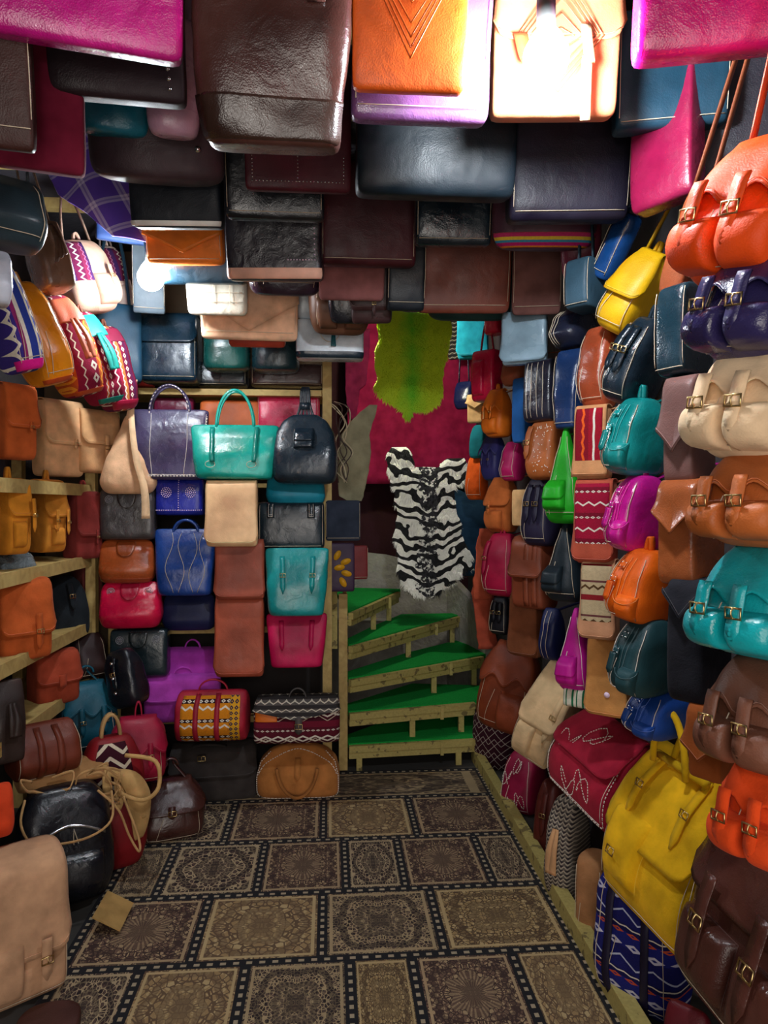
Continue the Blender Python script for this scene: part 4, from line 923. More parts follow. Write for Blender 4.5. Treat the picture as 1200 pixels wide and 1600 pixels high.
    ('box', 'handbag', -0.911, 3.56, 1.98, 10.0, 0.111, 0.226, 0.12, 'c23a38m', 'coral red handbag squeezed at the end of the top rail', {}, 'y'),
    ('slab', 'tote_bag', -0.991, 3.35, 1.966, 20.0, 0.249, 0.358, 0.12, '173f55m', 'dull blue bag hanging under the tan backpacks', {'hang': 2.72}, 'y'),
    ('box', 'handbag', -0.769, 3.62, 1.746, 0.0, 0.194, 0.188, 0.1, '6d1236g', 'wine red handbag behind the handles of the purple tote', {}, 'y'),
    ('box', 'handbag', -0.493, 3.62, 1.689, 0.0, 0.296, 0.236, 0.1, 'c4602am', 'tan orange handbag behind the handles of the teal tote', {}, 'y'),
    ('box', 'handbag', -0.205, 3.62, 1.691, 0.0, 0.313, 0.266, 0.1, 'c81f4cg', 'pinkish red handbag with a zip behind the black backpack', {'st': 1}, 'y'),
    ('hobo', 'hobo_bag', -0.907, 3.3, 1.452, 10.0, 0.249, 0.354, 0.14, 'd8ab84s', 'beige suede hobo bag with a long strap hanging down', {'bs': 1}, 'y'),
    ('tote', 'tote_bag', -0.729, 3.33, 1.517, 0.0, 0.358, 0.323, 0.14, '3c3452g', 'purple grey tote with cream whipstitching and double handles', {'hd': ('tote', 0.13, 0.5), 'vst': [-0.45, 0.5], 'st': 1}, 'y'),
    ('tote', 'tote_bag', -0.423, 3.25, 1.518, 0.0, 0.395, 0.245, 0.16, '0f9c8cg', 'wide glossy teal tote hung by double handles', {'hd': ('tote', 0.17, 0.42), 'sst': [-0.5, 0.5]}, 'y'),
    ('moon', 'backpack', -0.109, 3.25, 1.496, -5.0, 0.288, 0.317, 0.17, '15232eg', 'glossy black sling backpack with front pocket and gathered straps', {'pk': [(-0.35, 0.35, 0.5, 0.76, 0.02)], 'pkf': 1, 'hd': ('sling', 0.13, 0.12)}, 'y'),
    ('box', 'handbag', -0.92, 3.35, 1.244, 4.0, 0.241, 0.23, 0.12, '3a3536g', 'charcoal handbag with two round metal emblems and a clasp tab', {'ring': 1}, 'y'),
    ('pouch', 'handbag', -0.928, 3.35, 1.044, 4.0, 0.252, 0.2, 0.14, 'a04a20g', 'shiny chestnut handbag with a round clasp tab below the charcoal one', {'clasp': 1, 'base': (0, 0.12, '8a3c1ag')}, 'y'),
    ('pouch', 'handbag', -0.911, 3.35, 0.836, 4.0, 0.277, 0.216, 0.14, 'c4083cg', 'shiny raspberry red handbag below the chestnut one', {'ring': 1}, 'y'),
    ('box', 'handbag', -0.878, 3.38, 0.61, 3.0, 0.257, 0.219, 0.12, '16262cg', 'black green handbag with round emblems below the raspberry one', {'ring': 1}, 'y'),
    ('box', 'handbag', -0.689, 3.38, 1.355, 0.0, 0.217, 0.17, 0.14, '1a2590g', 'royal blue box handbag with two studded rosettes', {'rose': 1}, 'y'),
    ('tote', 'tote_bag', -0.661, 3.35, 0.987, 0.0, 0.282, 0.306, 0.14, '12387cg', 'navy blue tote with looping stitched seams', {'vst': [-0.5, -0.1, 0.3, 0.6], 'hd': ('tote', 0.06, 0.4)}, 'y'),
    ('pouch', 'handbag', -0.661, 3.42, 0.811, 0.0, 0.247, 0.177, 0.12, '161c44m', 'dark navy handbag below the navy blue tote', {}, 'y'),
    ('box', 'messenger_bag', -0.434, 3.22, 1.217, 0.0, 0.225, 0.289, 0.07, 'efb98am', 'peach cream messenger bag with a plain long flap', {'flap': (0.04, 'r')}, 'y'),
    ('box', 'messenger_bag', -0.408, 3.3, 0.971, 0.0, 0.22, 0.268, 0.07, 'a2503cm', 'reddish brown messenger bag directly below the peach cream one', {'flap': (0.04, 'r')}, 'y'),
    ('box', 'messenger_bag', -0.414, 3.33, 0.609, 0.0, 0.22, 0.364, 0.07, 'a85038m', 'longer reddish brown messenger bag, lowest of the flap column', {'flap': (0.03, 'r')}, 'y'),
    ('pouch', 'pouch', -0.157, 3.36, 1.396, 0.0, 0.275, 0.17, 0.14, '107c92m', 'turquoise soft pouch under the black sling backpack', {}, 'y'),
    ('box', 'handbag', -0.177, 3.36, 1.198, 0.0, 0.305, 0.22, 0.14, '16242cg', 'black handbag with two strap loops above the turquoise tote', {'tabs': [-0.6, 0.6], 'st': 1}, 'y'),
    ('tote', 'tote_bag', -0.148, 3.28, 0.899, 0.0, 0.292, 0.307, 0.14, '0e8b8cg', 'bright teal tote with two buckled straps on its front', {'bst': [-0.45, 0.5]}, 'y'),
    ('tote', 'tote_bag', -0.152, 3.34, 0.652, 0.0, 0.283, 0.245, 0.14, 'bd0e4cm', 'crimson pink tote with two stitched straps below the teal one', {'bst': [-0.5, 0.5], 'nb': 1}, 'y'),
    ('box', 'satchel', -0.662, 3.5, 0.48, 0.0, 0.244, 0.225, 0.14, '9c2f9cs', 'purple satchel standing behind its twin under the lower rail', {'flap': (0.5, 'r'), 'hd': ('loop', 0.05, 0.3)}, 'y'),
    ('box', 'satchel', -0.692, 3.42, 0.389, 8.0, 0.348, 0.21, 0.14, 'a83aa6s', 'purple satchel with a centre buckle in front of the other purple one', {'flap': (0.5, 'r'), 'straps': [(0, 0.55, 0.25, 0.03)], 'hd': ('loop', 0.04, 0.25)}, 'y'),
    ('duffel', 'duffel_bag', -0.532, 3.3, 0.333, 0.0, 0.32, 0.224, 0.24, 'a01a30m', 'small red duffel with a yellow and white zigzag woven front', {'pan': [(-0.8, 0.55, 0.06, 0.93, 'K_yellow'), (0.55, 0.82, 0.06, 0.93, 'K_tri')], 'bands': [-0.38, 0.2], 'hd': ('loop', 0.05, 0.4)}, 'y'),
    ('box', 'backpack', -0.149, 3.32, 0.315, 0.0, 0.392, 0.189, 0.2, 'K_maroon', 'maroon and white woven diamond backpack with a grey flap', {'flap': (0.62, 'p'), 'fc': 'K_grey', 'straps': [(0.05, 0.7, 0.3, 0.03)], 'hd': ('loop', 0.05, 0.2), 'pan': [(-0.95, -0.45, 0.58, 0.85, 'e8741am')]}, 'y'),
    ('moon', 'handbag', -0.149, 3.46, 0, -2.0, 0.395, 0.246, 0.2, 'b4733as', 'tan half moon handbag with stitched edges and a drooping handle', {'hd': ('droop', 0.0, 0.3), 'edge': 1, 'tong': 1}, 'g'),
    ('box', 'satchel', -0.556, 3.464, 0, 6.0, 0.403, 0.249, 0.2, '37312fs', 'charcoal grey satchel on the carpet below the zigzag duffel', {'flap': (0.52, 'r'), 'straps': [(-0.25, 0.95, 0.85, 0.03)], 'hd': ('lie', 0.05, 0.3)}, 'g'),
    ('pack', 'backpack', -0.675, 3.073, 0, 18.0, 0.268, 0.235, 0.24, '42211cg', 'small dark brown backpack with a silver clasp standing on the carpet', {'flap': (0.55, 'r'), 'straps': [(-0.05, 0.7, 0.5, 0.03)], 'hd': ('straps', 0.08, 0.4), 'st': 1}, 'g'),
    ('box', 'messenger_bag', 0.066, 3.5, 1.227, 0.0, 0.17, 0.199, 0.03, '2a3140s', 'small slate grey folder hanging on the shelf post', {'st': 1}, 'y'),
    ('box', 'pouch', 0.055, 3.52, 0.975, 0.0, 0.136, 0.241, 0.04, '3a2440m', 'dark purple pouch with yellow petal shaped patches', {'petal': 1}, 'y'),
    ('box', 'pouch', 0.146, 3.54, 1.033, 10.0, 0.083, 0.169, 0.04, '7a2a2cm', 'small maroon pouch behind the petal patched pouch', {'st': 1}, 'y'),
    ('pouch', 'tote_bag', -0.78, 1.771, 2.018, 35.0, 0.188, 0.17, 0.2, '24343cM', 'dark grey woven mesh bag at the upper left edge', {'st': 1, 'hang': 2.72}, 'x'),
    ('tote', 'tote_bag', -0.92, 2.477, 2.121, 38.0, 0.12, 0.227, 0.18, '7a5a45g', 'shiny taupe pouch bag with a tassel strap', {'tassel2': 1, 'hang': 2.72, 'roll': -14}, 'x'),
    ('pack', 'backpack', -1.0, 3.106, 2.215, 45.0, 0.205, 0.296, 0.2, 'd4ab92s', 'pale tan backpack with a buckled pocket beside the taupe bag', {'pan': [(-0.9, -0.1, 0.4, 0.95, 'K_plum')], 'pk': [(-0.1, 0.9, 0.08, 0.5, 0.03)], 'straps': [(0.5, 0.6, 0.3, 0.02)], 'hang': 2.72, 'roll': -14}, 'x'),
    ('pack', 'backpack', -1.02, 3.529, 2.285, 45.0, 0.111, 0.353, 0.2, 'cdb2a4s', 'pale tan backpack nearest the far bulb with plum woven top', {'pan': [(-0.9, 0.9, 0.5, 0.95, 'K_plum')], 'pk': [(-0.8, 0.8, 0.08, 0.45, 0.03)], 'straps': [(0.3, 0.5, 0.25, 0.02)], 'hang': 2.72, 'roll': -10}, 'x'),
    ('pouch', 'pouch', -0.78, 1.724, 1.866, 30.0, 0.076, 0.129, 0.12, 'c3c9d8g', 'silvery white pouch cut by the left edge of the frame', {}, 'x'),
    ('pack', 'tote_bag', -0.92, 2.23, 1.801, 48.0, 0.095, 0.336, 0.2, 'K_blue', 'blue and white striped woven bag with a pink base', {'base': (0, 0.1, 'cc0f7cm'), 'st': 1, 'roll': -18}, 'x'),
    ('pack', 'tote_bag', -0.92, 2.448, 1.801, 48.0, 0.114, 0.333, 0.2, 'f58a12g', 'smooth bright orange leather bag in the woven row', {'base': (0, 0.06, 'b8461cm'), 'st': 1, 'roll': -20}, 'x'),
    ('pack', 'tote_bag', -0.92, 2.759, 1.813, 48.0, 0.138, 0.367, 0.2, 'K_red', 'crimson bag woven with orange and white diamonds next to the orange one', {'base': (0, 0.06, 'b8461cm'), 'pan': [(-0.8, 0.8, 0.72, 0.96, 'b0583am')], 'tas': 'b0583am', 'roll': -20}, 'x'),
    ('pack', 'tote_bag', -0.92, 3.019, 1.818, 48.0, 0.123, 0.372, 0.2, 'K_red2', 'crimson woven bag with a teal green top', {'base': (0, 0.07, '0e7f72m'), 'pan': [(-0.8, 0.8, 0.72, 0.96, '0e7f72m')], 'tas': '0e7f72m', 'roll': -18}, 'x'),
    ('pack', 'tote_bag', -0.92, 3.209, 1.815, 48.0, 0.123, 0.365, 0.2, 'K_red3', 'crimson striped woven bag at the far end of the row', {'base': (0, 0.12, 'a8163cm'), 'pan': [(-0.8, 0.8, 0.8, 0.96, '7a1c38m')], 'roll': -12}, 'x'),
    ('box', 'satchel', -1.2, 2.809, 1.575, 55.0, 0.127, 0.282, 0.12, 'b4521fs', 'rust brown satchel with its flap open at the left edge', {'flap': (0.42, 'r'), 'straps': [(0.3, 0.5, 0.36, 0.02)]}, 'x'),
    ('box', 'satchel', -1.2, 3.256, 1.528, 55.0, 0.195, 0.333, 0.12, 'dcab7cs', 'beige satchel with a raised flap, nearest of the two beige ones', {'flap': (0.42, 'r'), 'straps': [(0.3, 0.5, 0.36, 0.02)]}, 'x'),
    ('box', 'satchel', -1.08, 3.368, 1.55, 52.0, 0.199, 0.284, 0.12, 'cf9c6cs', 'beige satchel with a slim strap, nearer the beige hobo bag', {'flap': (0.45, 'r'), 'straps': [(0.1, 0.6, 0.2, 0.03)]}, 'x'),
    ('box', 'backpack', -1.18, 2.707, 1.221, 60.0, 0.09, 0.273, 0.16, 'c47a1cs', 'ochre suede backpack at the left edge above the second shelf', {'flap': (0.52, 'r'), 'straps': [(0.5, 0.75, 0.3, 0.03)], 'pk': [(-0.8, 0.3, 0.1, 0.45, 0.02)], 'hd': ('loop', 0.05, 0.15)}, 'x'),
    ('box', 'backpack', -1.2, 3.113, 1.203, 58.0, 0.103, 0.3, 0.15, 'c07a26s', 'ochre suede backpack with two straps beside the maroon satchel', {'flap': (0.5, 'r'), 'straps': [(-0.45, 0.6, 0.3, 0.025), (0.5, 0.6, 0.25, 0.025)], 'pk': [(-0.6, 0.6, 0.1, 0.35, 0.02)], 'hd': ('loop', 0.05, 0.15)}, 'x'),
    ('box', 'satchel', -1.12, 3.322, 1.159, 55.0, 0.135, 0.299, 0.13, '7c2a26s', 'maroon suede satchel with long flap next to the ochre backpacks', {'flap': (0.35, 'r'), 'straps': [(0.2, 0.45, 0.22, 0.02)], 'hd': ('loop', 0.06, 0.2)}, 'x'),
    ('pouch', 'pouch', -1.2, 2.79, 1.142, 55.0, 0.153, 0.082, 0.14, '6a7478P', 'bundle wrapped in clear grey plastic on the shelf', {}, 'x'),
    ('box', 'satchel', -1.15, 2.735, 0.829, 48.0, 0.19, 0.293, 0.14, 'b0501es', 'rust orange satchel with a looped strap on the third shelf', {'flap': (0.34, 'r'), 'straps': [(0.3, 0.6, 0.15, 0.03)]}, 'x'),
    ('moon', 'backpack', -1.2, 3.298, 0.799, 50.0, 0.205, 0.284, 0.16, '161c22s', 'black round topped backpack with a laced strap on the third shelf', {'straps': [(0, 0.9, 0.5, 0.03)], 'hd': ('none',)}, 'x'),
    ('box', 'satchel', -1.16, 3.484, 0.848, 50.0, 0.101, 0.302, 0.12, '5c2420s', 'dark maroon flat satchel behind the black round topped one', {'flap': (0.1, 'r')}, 'x'),
    ('box', 'satchel', -1.15, 3.053, 0.577, 45.0, 0.176, 0.213, 0.13, '983c24s', 'brick red satchel with a tab closure on the fourth shelf', {'flap': (0.45, 'r'), 'tong2': 1}, 'x'),
    ('pouch', 'pouch', -1.12, 3.379, 0.603, 40.0, 0.151, 0.206, 0.16, '35201fm', 'dark chocolate soft pouch on the fourth shelf near the corner', {'st': 1}, 'x'),
    ('pack', 'backpack', -0.841, 3.12, 0.54, -24.0, 0.157, 0.248, 0.14, '10131cg', 'black shiny backpack leaning aslant with a riveted belt', {'roll': -18, 'bst': [0], 'belt': 1}, 'y'),
    ('pack', 'backpack', -1.05, 3.151, 0.354, 35.0, 0.22, 0.28, 0.2, '0d5468m', 'petrol blue backpack with white stitched straps and open loops', {'flap': (0.55, 's'), 'straps': [(-0.4, 0.7, 0.3, 0.025), (0.4, 0.7, 0.3, 0.025)], 'st': 1, 'hd': ('straps', 0.06, 0.4)}, 'x'),
    ('tote', 'handbag', -1.12, 2.542, 0.522, 45.0, 0.113, 0.274, 0.14, '30221em', 'very dark brown handbag with hanging straps at the left edge', {'tas': '30221em'}, 'x'),
    ('duffel', 'satchel', -1.05, 2.681, 0.421, 38.0, 0.218, 0.187, 0.24, '6a2c1am', 'chestnut satchel lying on the pile under the lowest shelf', {'bands': [-0.3, 0.3], 'st': 1}, 'x'),
    ('pack', 'backpack', -0.789, 3.0, 0.27, 15.0, 0.221, 0.253, 0.22, '9c1034m', 'crimson leather backpack with flying straps in the corner pile', {'flap': (0.5, 's'), 'straps': [(-0.4, 0.7, 0.3, 0.025), (0.4, 0.7, 0.3, 0.025)], 'hd': ('loop', 0.07, 0.12), 'st': 1}, 'y'),
    ('pack', 'backpack', -0.845, 2.827, 0, 30.0, 0.23, 0.507, 0.24, '7c0f18m', 'crimson backpack with zebra woven panel and beige trim standing on the floor', {'pan': [(-0.75, 0.5, 0.55, 0.97, 'K_zebra')], 'hd': ('cord', 0.1, 0.4), 'dr': 1}, 'g'),
    ('pack', 'backpack', -0.947, 2.599, 0, 30.0, 0.314, 0.409, 0.26, '0c0e18g', 'glossy black backpack with zips and a beige cord on the floor', {'zip': 1, 'hd': ('none',), 'pk': [(-0.7, 0.7, 0.1, 0.5, 0.03)], 'dr2': 1}, 'g'),
    ('box', 'backpack', -0.908, 2.116, 0, 36.0, 0.243, 0.395, 0.22, 'bd9270s', 'large beige suede backpack with stitched flap in the lower left corner', {'flap': (0.36, 'r'), 'straps': [(0.4, 0.5, 0.2, 0.03)], 'pk': [(-0.9, 0, 0.1, 0.5, 0.03)], 'st': 1}, 'g'),
    ('roll', 'duffel_bag', -0.745, 1.933, 0, 10.0, 0.159, 0.04, 0.176, '4a2620m', 'brown bag with pale stripes on the carpet in the lower left corner', {'bands': [-0.1, 0.1]}, 'g'),
    ('pouch', 'pouch', -1.0, 2.218, 0.406, 30.0, 0.085, 0.155, 0.14, 'c23a14s', 'bright orange red bag just showing at the left edge of the floor pile', {}, 'x'),
    ('duffel', 'backpack', -1.0, 2.711, 0.378, 30.0, 0.293, 0.07, 0.22, '9c7246s', 'crumpled beige backpack on the pile with a tangle of cords', {'tangle': 1}, 'x'),
    ('box', 'pouch', 0.88, 4.952, 2.429, -40.0, 0.094, 0.27, 0.05, 'K_grey', 'grey striped woven pouch next to the green goatskin', {}, 'x'),
    ('box', 'messenger_bag', 0.86, 4.225, 2.281, -18.0, 0.181, 0.259, 0.07, '0c7f92s', 'flat turquoise bag hanging next to the green goatskin', {'flap': (0.05, 'r'), 'hang': 2.72}, 'x'),
    ('box', 'handbag', 0.88, 3.717, 2.306, -50.0, 0.092, 0.11, 0.1, 'd0103cg', 'glossy red handbag above the narrow red one', {'hang': 2.72}, 'x'),
    ('box', 'handbag', 0.84, 3.745, 1.955, -45.0, 0.139, 0.271, 0.12, 'd10d40g', 'glossy red narrow handbag on a long strap', {'pk': [(-0.8, 0.3, 0.1, 0.8, 0.02)], 'long': 1}, 'x'),
    ('pouch', 'pouch', 0.86, 4.51, 2.018, -40.0, 0.123, 0.177, 0.08, '151c48g', 'small navy pouch on cords beside the crimson cloth', {'hang': 2.72}, 'x'),
    ('box', 'pouch', 0.86, 4.088, 1.882, -35.0, 0.115, 0.159, 0.05, 'd9ae74s', 'two layered beige purse below the narrow red handbag', {'flap': (0.5, 'p')}, 'x'),
    ('pack', 'backpack', 0.84, 3.491, 1.739, -50.0, 0.121, 0.234, 0.13, 'e8721am', 'small orange backpack with buckles beside the beige purse', {'flap': (0.5, 's'), 'straps': [(-0.4, 0.65, 0.35, 0.02), (0.3, 0.65, 0.35, 0.02)], 'pk': [(-0.8, 0.6, 0.06, 0.4, 0.02)]}, 'x'),
    ('moon', 'pouch', 0.86, 4.079, 1.675, -45.0, 0.097, 0.193, 0.06, '0b7078s', 'flat teal round topped pouch under the small orange backpack', {}, 'x'),
    ('pouch', 'pouch', 0.86, 4.112, 1.434, -50.0, 0.132, 0.251, 0.09, 'e45a12s', 'orange slouchy pouch just beside the zebra hide', {'st': 1}, 'x'),
    ('pack', 'backpack', 0.85, 3.629, 1.529, -50.0, 0.108, 0.235, 0.12, '33306am', 'purple navy small backpack with hanging straps', {'flap': (0.55, 's'), 'straps': [(-0.3, 0.6, 0.3, 0.015), (0.4, 0.6, 0.3, 0.015)]}, 'x'),
    ('pouch', 'pouch', 0.85, 3.243, 1.513, -55.0, 0.093, 0.184, 0.12, 'b3155cm', 'magenta pouch between the purple navy backpack and the embossed tan bag', {'st': 1}, 'x'),
    ('pack', 'backpack', 0.84, 3.396, 1.269, -48.0, 0.136, 0.261, 0.14, 'b8602as', 'cognac backpack with a large flap above the crimson handbag', {'flap': (0.5, 'r'), 'straps': [(-0.2, 0.6, 0.35, 0.02)], 'pk': [(-0.8, 0.6, 0.05, 0.42, 0.02)]}, 'x'),
    ('box', 'messenger_bag', 0.78, 2.797, 1.964, -28.0, 0.176, 0.207, 0.06, '8aa4b4g', 'steel blue bag with a mirror like flap', {'flap': (0.04, 'r'), 'hang': 2.72}, 'x'),
    ('pouch', 'pouch', 0.85, 3.229, 1.954, -50.0, 0.11, 0.121, 0.1, 'a5583am', 'brown pouch showing under the steel blue flap bag', {}, 'x'),
    ('box', 'pouch', 0.85, 3.091, 1.678, -55.0, 0.076, 0.286, 0.062, '205a9cs', 'flat cobalt blue pouch beside the ribbed black bag', {}, 'x'),
    ('box', 'satchel', 0.82, 2.656, 1.716, -48.0, 0.124, 0.234, 0.14, '1c1b2ag', 'shiny black bag with long ribbed seams in the middle of the wall', {'vst': [-0.6, -0.3, 0.1, 0.5]}, 'x'),
    ('tote', 'tote_bag', 0.82, 2.361, 1.658, -48.0, 0.094, 0.271, 0.12, '16305cg', 'shiny dark blue bag with stitched edges', {'st': 1}, 'x'),
    ('pack', 'backpack', 0.82, 2.643, 1.497, -50.0, 0.13, 0.23, 0.15, 'b2602em', 'tan brown embossed backpack sprinkled with tiny studs', {'emb': 1, 'bst': [-0.6]}, 'x'),
    ('pouch', 'duffel_bag', 0.84, 2.39, 1.937, -50.0, 0.117, 0.138, 0.2, '14182ag', 'shiny black pleated bag just under the slate blue denim look bag', {'vst': [-0.7, -0.5, -0.3]}, 'x'),
    ('box', 'messenger_bag', 0.85, 3.079, 1.31, -50.0, 0.101, 0.161, 0.03, 'e0b078s', 'narrow beige strap flap hanging by the purple black backpack', {}, 'x'),
    ('pack', 'backpack', 0.83, 2.723, 1.242, -52.0, 0.129, 0.27, 0.15, '241f38m', 'purple black backpack with drooping straps', {'bst': [-0.3, 0.3], 'st': 1}, 'x'),
    ('hobo', 'backpack', 0.8, 2.353, 1.339, -42.0, 0.131, 0.325, 0.14, '1fa81em', 'vivid green sling backpack with a rounded front pocket', {'pk': [(-0.8, 0.4, 0.14, 0.42, 0.03)], 'st': 1, 'pkf': 1}, 'x'),
    ('pack', 'backpack', 0.83, 3.349, 0.967, -50.0, 0.166, 0.301, 0.16, 'a80f3cm', 'raspberry backpack with a side strap beside the salmon hides', {'st': 1, 'bst': [-0.6], 'bbk': 1}, 'x'),
    ('box', 'satchel', 0.82, 2.788, 0.991, -50.0, 0.146, 0.281, 0.14, '7c3a22m', 'brown satchel with two broad belts below the purple black backpack', {'bands': [0.1, 0.6], 'flap': (0.45, 'r')}, 'x'),
    ('hobo', 'backpack', 0.81, 2.377, 1.072, -45.0, 0.129, 0.279, 0.14, '18242cm', 'black stitched sling backpack below the green one', {'pk': [(-0.8, 0.3, 0.12, 0.42, 0.03)], 'st': 1, 'pkf': 1}, 'x'),
    ('box', 'messenger_bag', 0.79, 2.074, 1.477, -40.0, 0.092, 0.216, 0.08, 'c48a5cs', 'messenger bag whose flap is woven in crimson with orange vertical stripes', {'flap': (0.04, 'f'), 'fp': (-0.8, 0.8, 0.08, 0.97, 'K_vred')}, 'x'),
    ('box', 'messenger_bag', 0.79, 2.052, 1.229, -38.0, 0.108, 0.243, 0.08, 'a84a34s', 'messenger bag with crimson woven flap of thin white zigzags', {'flap': (0.03, 'r'), 'fp': (-0.85, 0.85, 0.07, 0.97, 'K_crim')}, 'x'),
    ('box', 'messenger_bag', 0.8, 2.043, 1.007, -38.0, 0.094, 0.23, 0.08, 'c08a66s', 'messenger bag with beige woven flap and red bars', {'flap': (0.03, 'r'), 'fp': (-0.85, 0.85, 0.07, 0.97, 'K_beige')}, 'x'),
    ('hobo', 'backpack', 0.81, 2.277, 0.791, -42.0, 0.109, 0.273, 0.13, 'b81088m', 'magenta suede sling backpack with a flap pocket below the black one', {'pk': [(-0.7, 0.5, 0.1, 0.42, 0.03)], 'st': 1, 'pkf': 1}, 'x'),
    ('pouch', 'pouch', 0.84, 2.627, 0.818, -48.0, 0.075, 0.195, 0.12, '141f50m', 'navy stitched pouch beside the magenta sling', {'vst': [-0.3, 0.2]}, 'x'),
    ('box', 'messenger_bag', 0.83, 2.944, 0.763, -45.0, 0.13, 0.262, 0.06, '6d3a1es', 'brown leaf shaped flap bag over the tan brown backpack', {'flap': (0.04, 'r')}, 'x'),
    ('pack', 'backpack', 0.86, 3.514, 0.753, -45.0, 0.107, 0.189, 0.1, '15141cm', 'small black backpack between the salmon hides and the brown flap', {'st': 1, 'bst': [-0.3, 0.3]}, 'x'),
    ('box', 'messenger_bag', 0.84, 2.079, 0.768, -40.0, 0.114, 0.233, 0.05, 'c08448s', 'camel suede flap bag with a white snap', {'flap': (0.03, 'r'), 'snapw': 1}, 'x'),
    ('pack', 'backpack', 0.84, 2.031, 1.905, -55.0, 0.116, 0.234, 0.17, 'd8a508m', 'mustard yellow leather backpack in the upper right rows', {'flap': (0.45, 'r'), 'st': 1, 'hang': 2.72, 'roll': 32}, 'x'),
    ('pouch', 'handbag', 0.82, 2.111, 1.694, -60.0, 0.107, 0.251, 0.13, '9c4426g', 'shiny russet bag squeezed under the mustard backpack', {'st': 1}, 'x'),
    ('pack', 'backpack', 0.82, 1.926, 1.683, -60.0, 0.099, 0.237, 0.18, '142430g', 'glossy black backpack with long straps under the mustard one', {'st': 1, 'bst': [-0.4, 0.2], 'roll': 22}, 'x'),
    ('pack', 'backpack', 0.82, 1.866, 1.481, -64.0, 0.102, 0.208, 0.2, '0b8583g', 'glossy teal backpack with bone shaped tabs', {'bone': 1, 'st': 1, 'roll': 8}, 'x'),
    ('pack', 'backpack', 0.82, 1.855, 1.279, -64.0, 0.084, 0.204, 0.2, 'c3128ag', 'glossy fuchsia backpack with bone shaped tabs', {'bone': 1, 'st': 1, 'roll': 8}, 'x'),
    ('pack', 'backpack', 0.82, 1.817, 1.097, -64.0, 0.115, 0.19, 0.2, 'f0640am', 'bright orange suede backpack with bone shaped tabs', {'bone': 1, 'st': 1, 'roll': 8}, 'x'),
    ('pack', 'backpack', 0.82, 1.808, 0.907, -64.0, 0.103, 0.204, 0.2, '1f4248m', 'dark slate green backpack with bone shaped tabs', {'bone': 1, 'st': 1, 'roll': 8}, 'x'),
    ('pack', 'backpack', 0.88, 1.849, 0.787, -64.0, 0.121, 0.126, 0.2, '123c86m', 'deep blue backpack with bone shaped tabs above the yellow one', {'bone': 1, 'st': 1, 'roll': 8}, 'x'),
    ('pouch', 'handbag', 0.8, 1.622, 1.894, -60.0, 0.07, 0.245, 0.054, '8a4524m', 'smooth brown rounded bag squeezed beside the orange backpack', {'hang': 2.72, 'roll': 20}, 'x'),
    ('box', 'messenger_bag', 0.8, 1.551, 1.691, -66.0, 0.077, 0.203, 0.116, '16303cg', 'glossy blue black bag behind the navy backpack', {'st': 1}, 'x'),
    ('box', 'messenger_bag', 0.8, 1.528, 1.446, -58.0, 0.074, 0.235, 0.106, '7a5650m', 'mauve brown bag with open flap behind the cream backpack', {'flap': (0.3, 'p')}, 'x'),
    ('box', 'messenger_bag', 0.8, 1.519, 1.225, -58.0, 0.093, 0.228, 0.14, 'ad5c30g', 'shiny cognac bag with a wide strap, below the mauve brown one', {'flap': (0.5, 'p')}, 'x'),
    ('box', 'messenger_bag', 0.8, 1.483, 0.977, -58.0, 0.086, 0.262, 0.13, '1a1a22s', 'black suede bag with a flap strap behind the turquoise backpack', {'flap': (0.7, 'p')}, 'x'),
    ('box', 'messenger_bag', 0.8, 1.429, 0.829, -58.0, 0.07, 0.15, 0.078, '8c4516s', 'rusty brown suede bag between the deep blue and the orange backpack', {'flap': (0.3, 'p')}, 'x'),
    ('pack', 'backpack', 0.74, 1.189, 1.772, -68.0, 0.208, 0.246, 0.22, 'ee4a0am', 'vivid orange backpack with two brass buckles in the top right rows', {'flap': (0.5, 's'), 'straps': [(-0.45, 0.68, 0.22, 0.035), (0.3, 0.68, 0.22, 0.035)], 'pk': [(-0.9, -0.05, 0.08, 0.45, 0.035), (0.05, 0.9, 0.08, 0.45, 0.035)], 'st': 1, 'hang': 2.72, 'roll': 12}, 'x'),
    ('pack', 'backpack', 0.74, 1.144, 1.634, -68.0, 0.166, 0.198, 0.22, '2a2350g', 'dark violet backpack with brass buckles under the vivid orange one', {'flap': (0.5, 's'), 'straps': [(-0.45, 0.68, 0.22, 0.035), (0.3, 0.68, 0.22, 0.035)], 'pk': [(-0.9, -0.05, 0.08, 0.45, 0.035), (0.05, 0.9, 0.08, 0.45, 0.035)], 'st': 1, 'roll': 8}, 'x'),
    ('pack', 'backpack', 0.74, 1.145, 1.473, -68.0, 0.176, 0.207, 0.22, 'e2c39ds', 'cream suede backpack with brass buckles', {'flap': (0.5, 's'), 'straps': [(-0.45, 0.68, 0.22, 0.035), (0.3, 0.68, 0.22, 0.035)], 'pk': [(-0.9, -0.05, 0.08, 0.45, 0.035), (0.05, 0.9, 0.08, 0.45, 0.035)], 'st': 1, 'roll': 5}, 'x'),
    ('pack', 'backpack', 0.74, 1.123, 1.331, -68.0, 0.156, 0.171, 0.22, 'b5602am', 'cognac backpack with brass buckles below the cream one', {'flap': (0.5, 's'), 'straps': [(-0.45, 0.68, 0.22, 0.035), (0.3, 0.68, 0.22, 0.035)], 'pk': [(-0.9, -0.05, 0.08, 0.45, 0.035), (0.05, 0.9, 0.08, 0.45, 0.035)], 'st': 1}, 'x'),
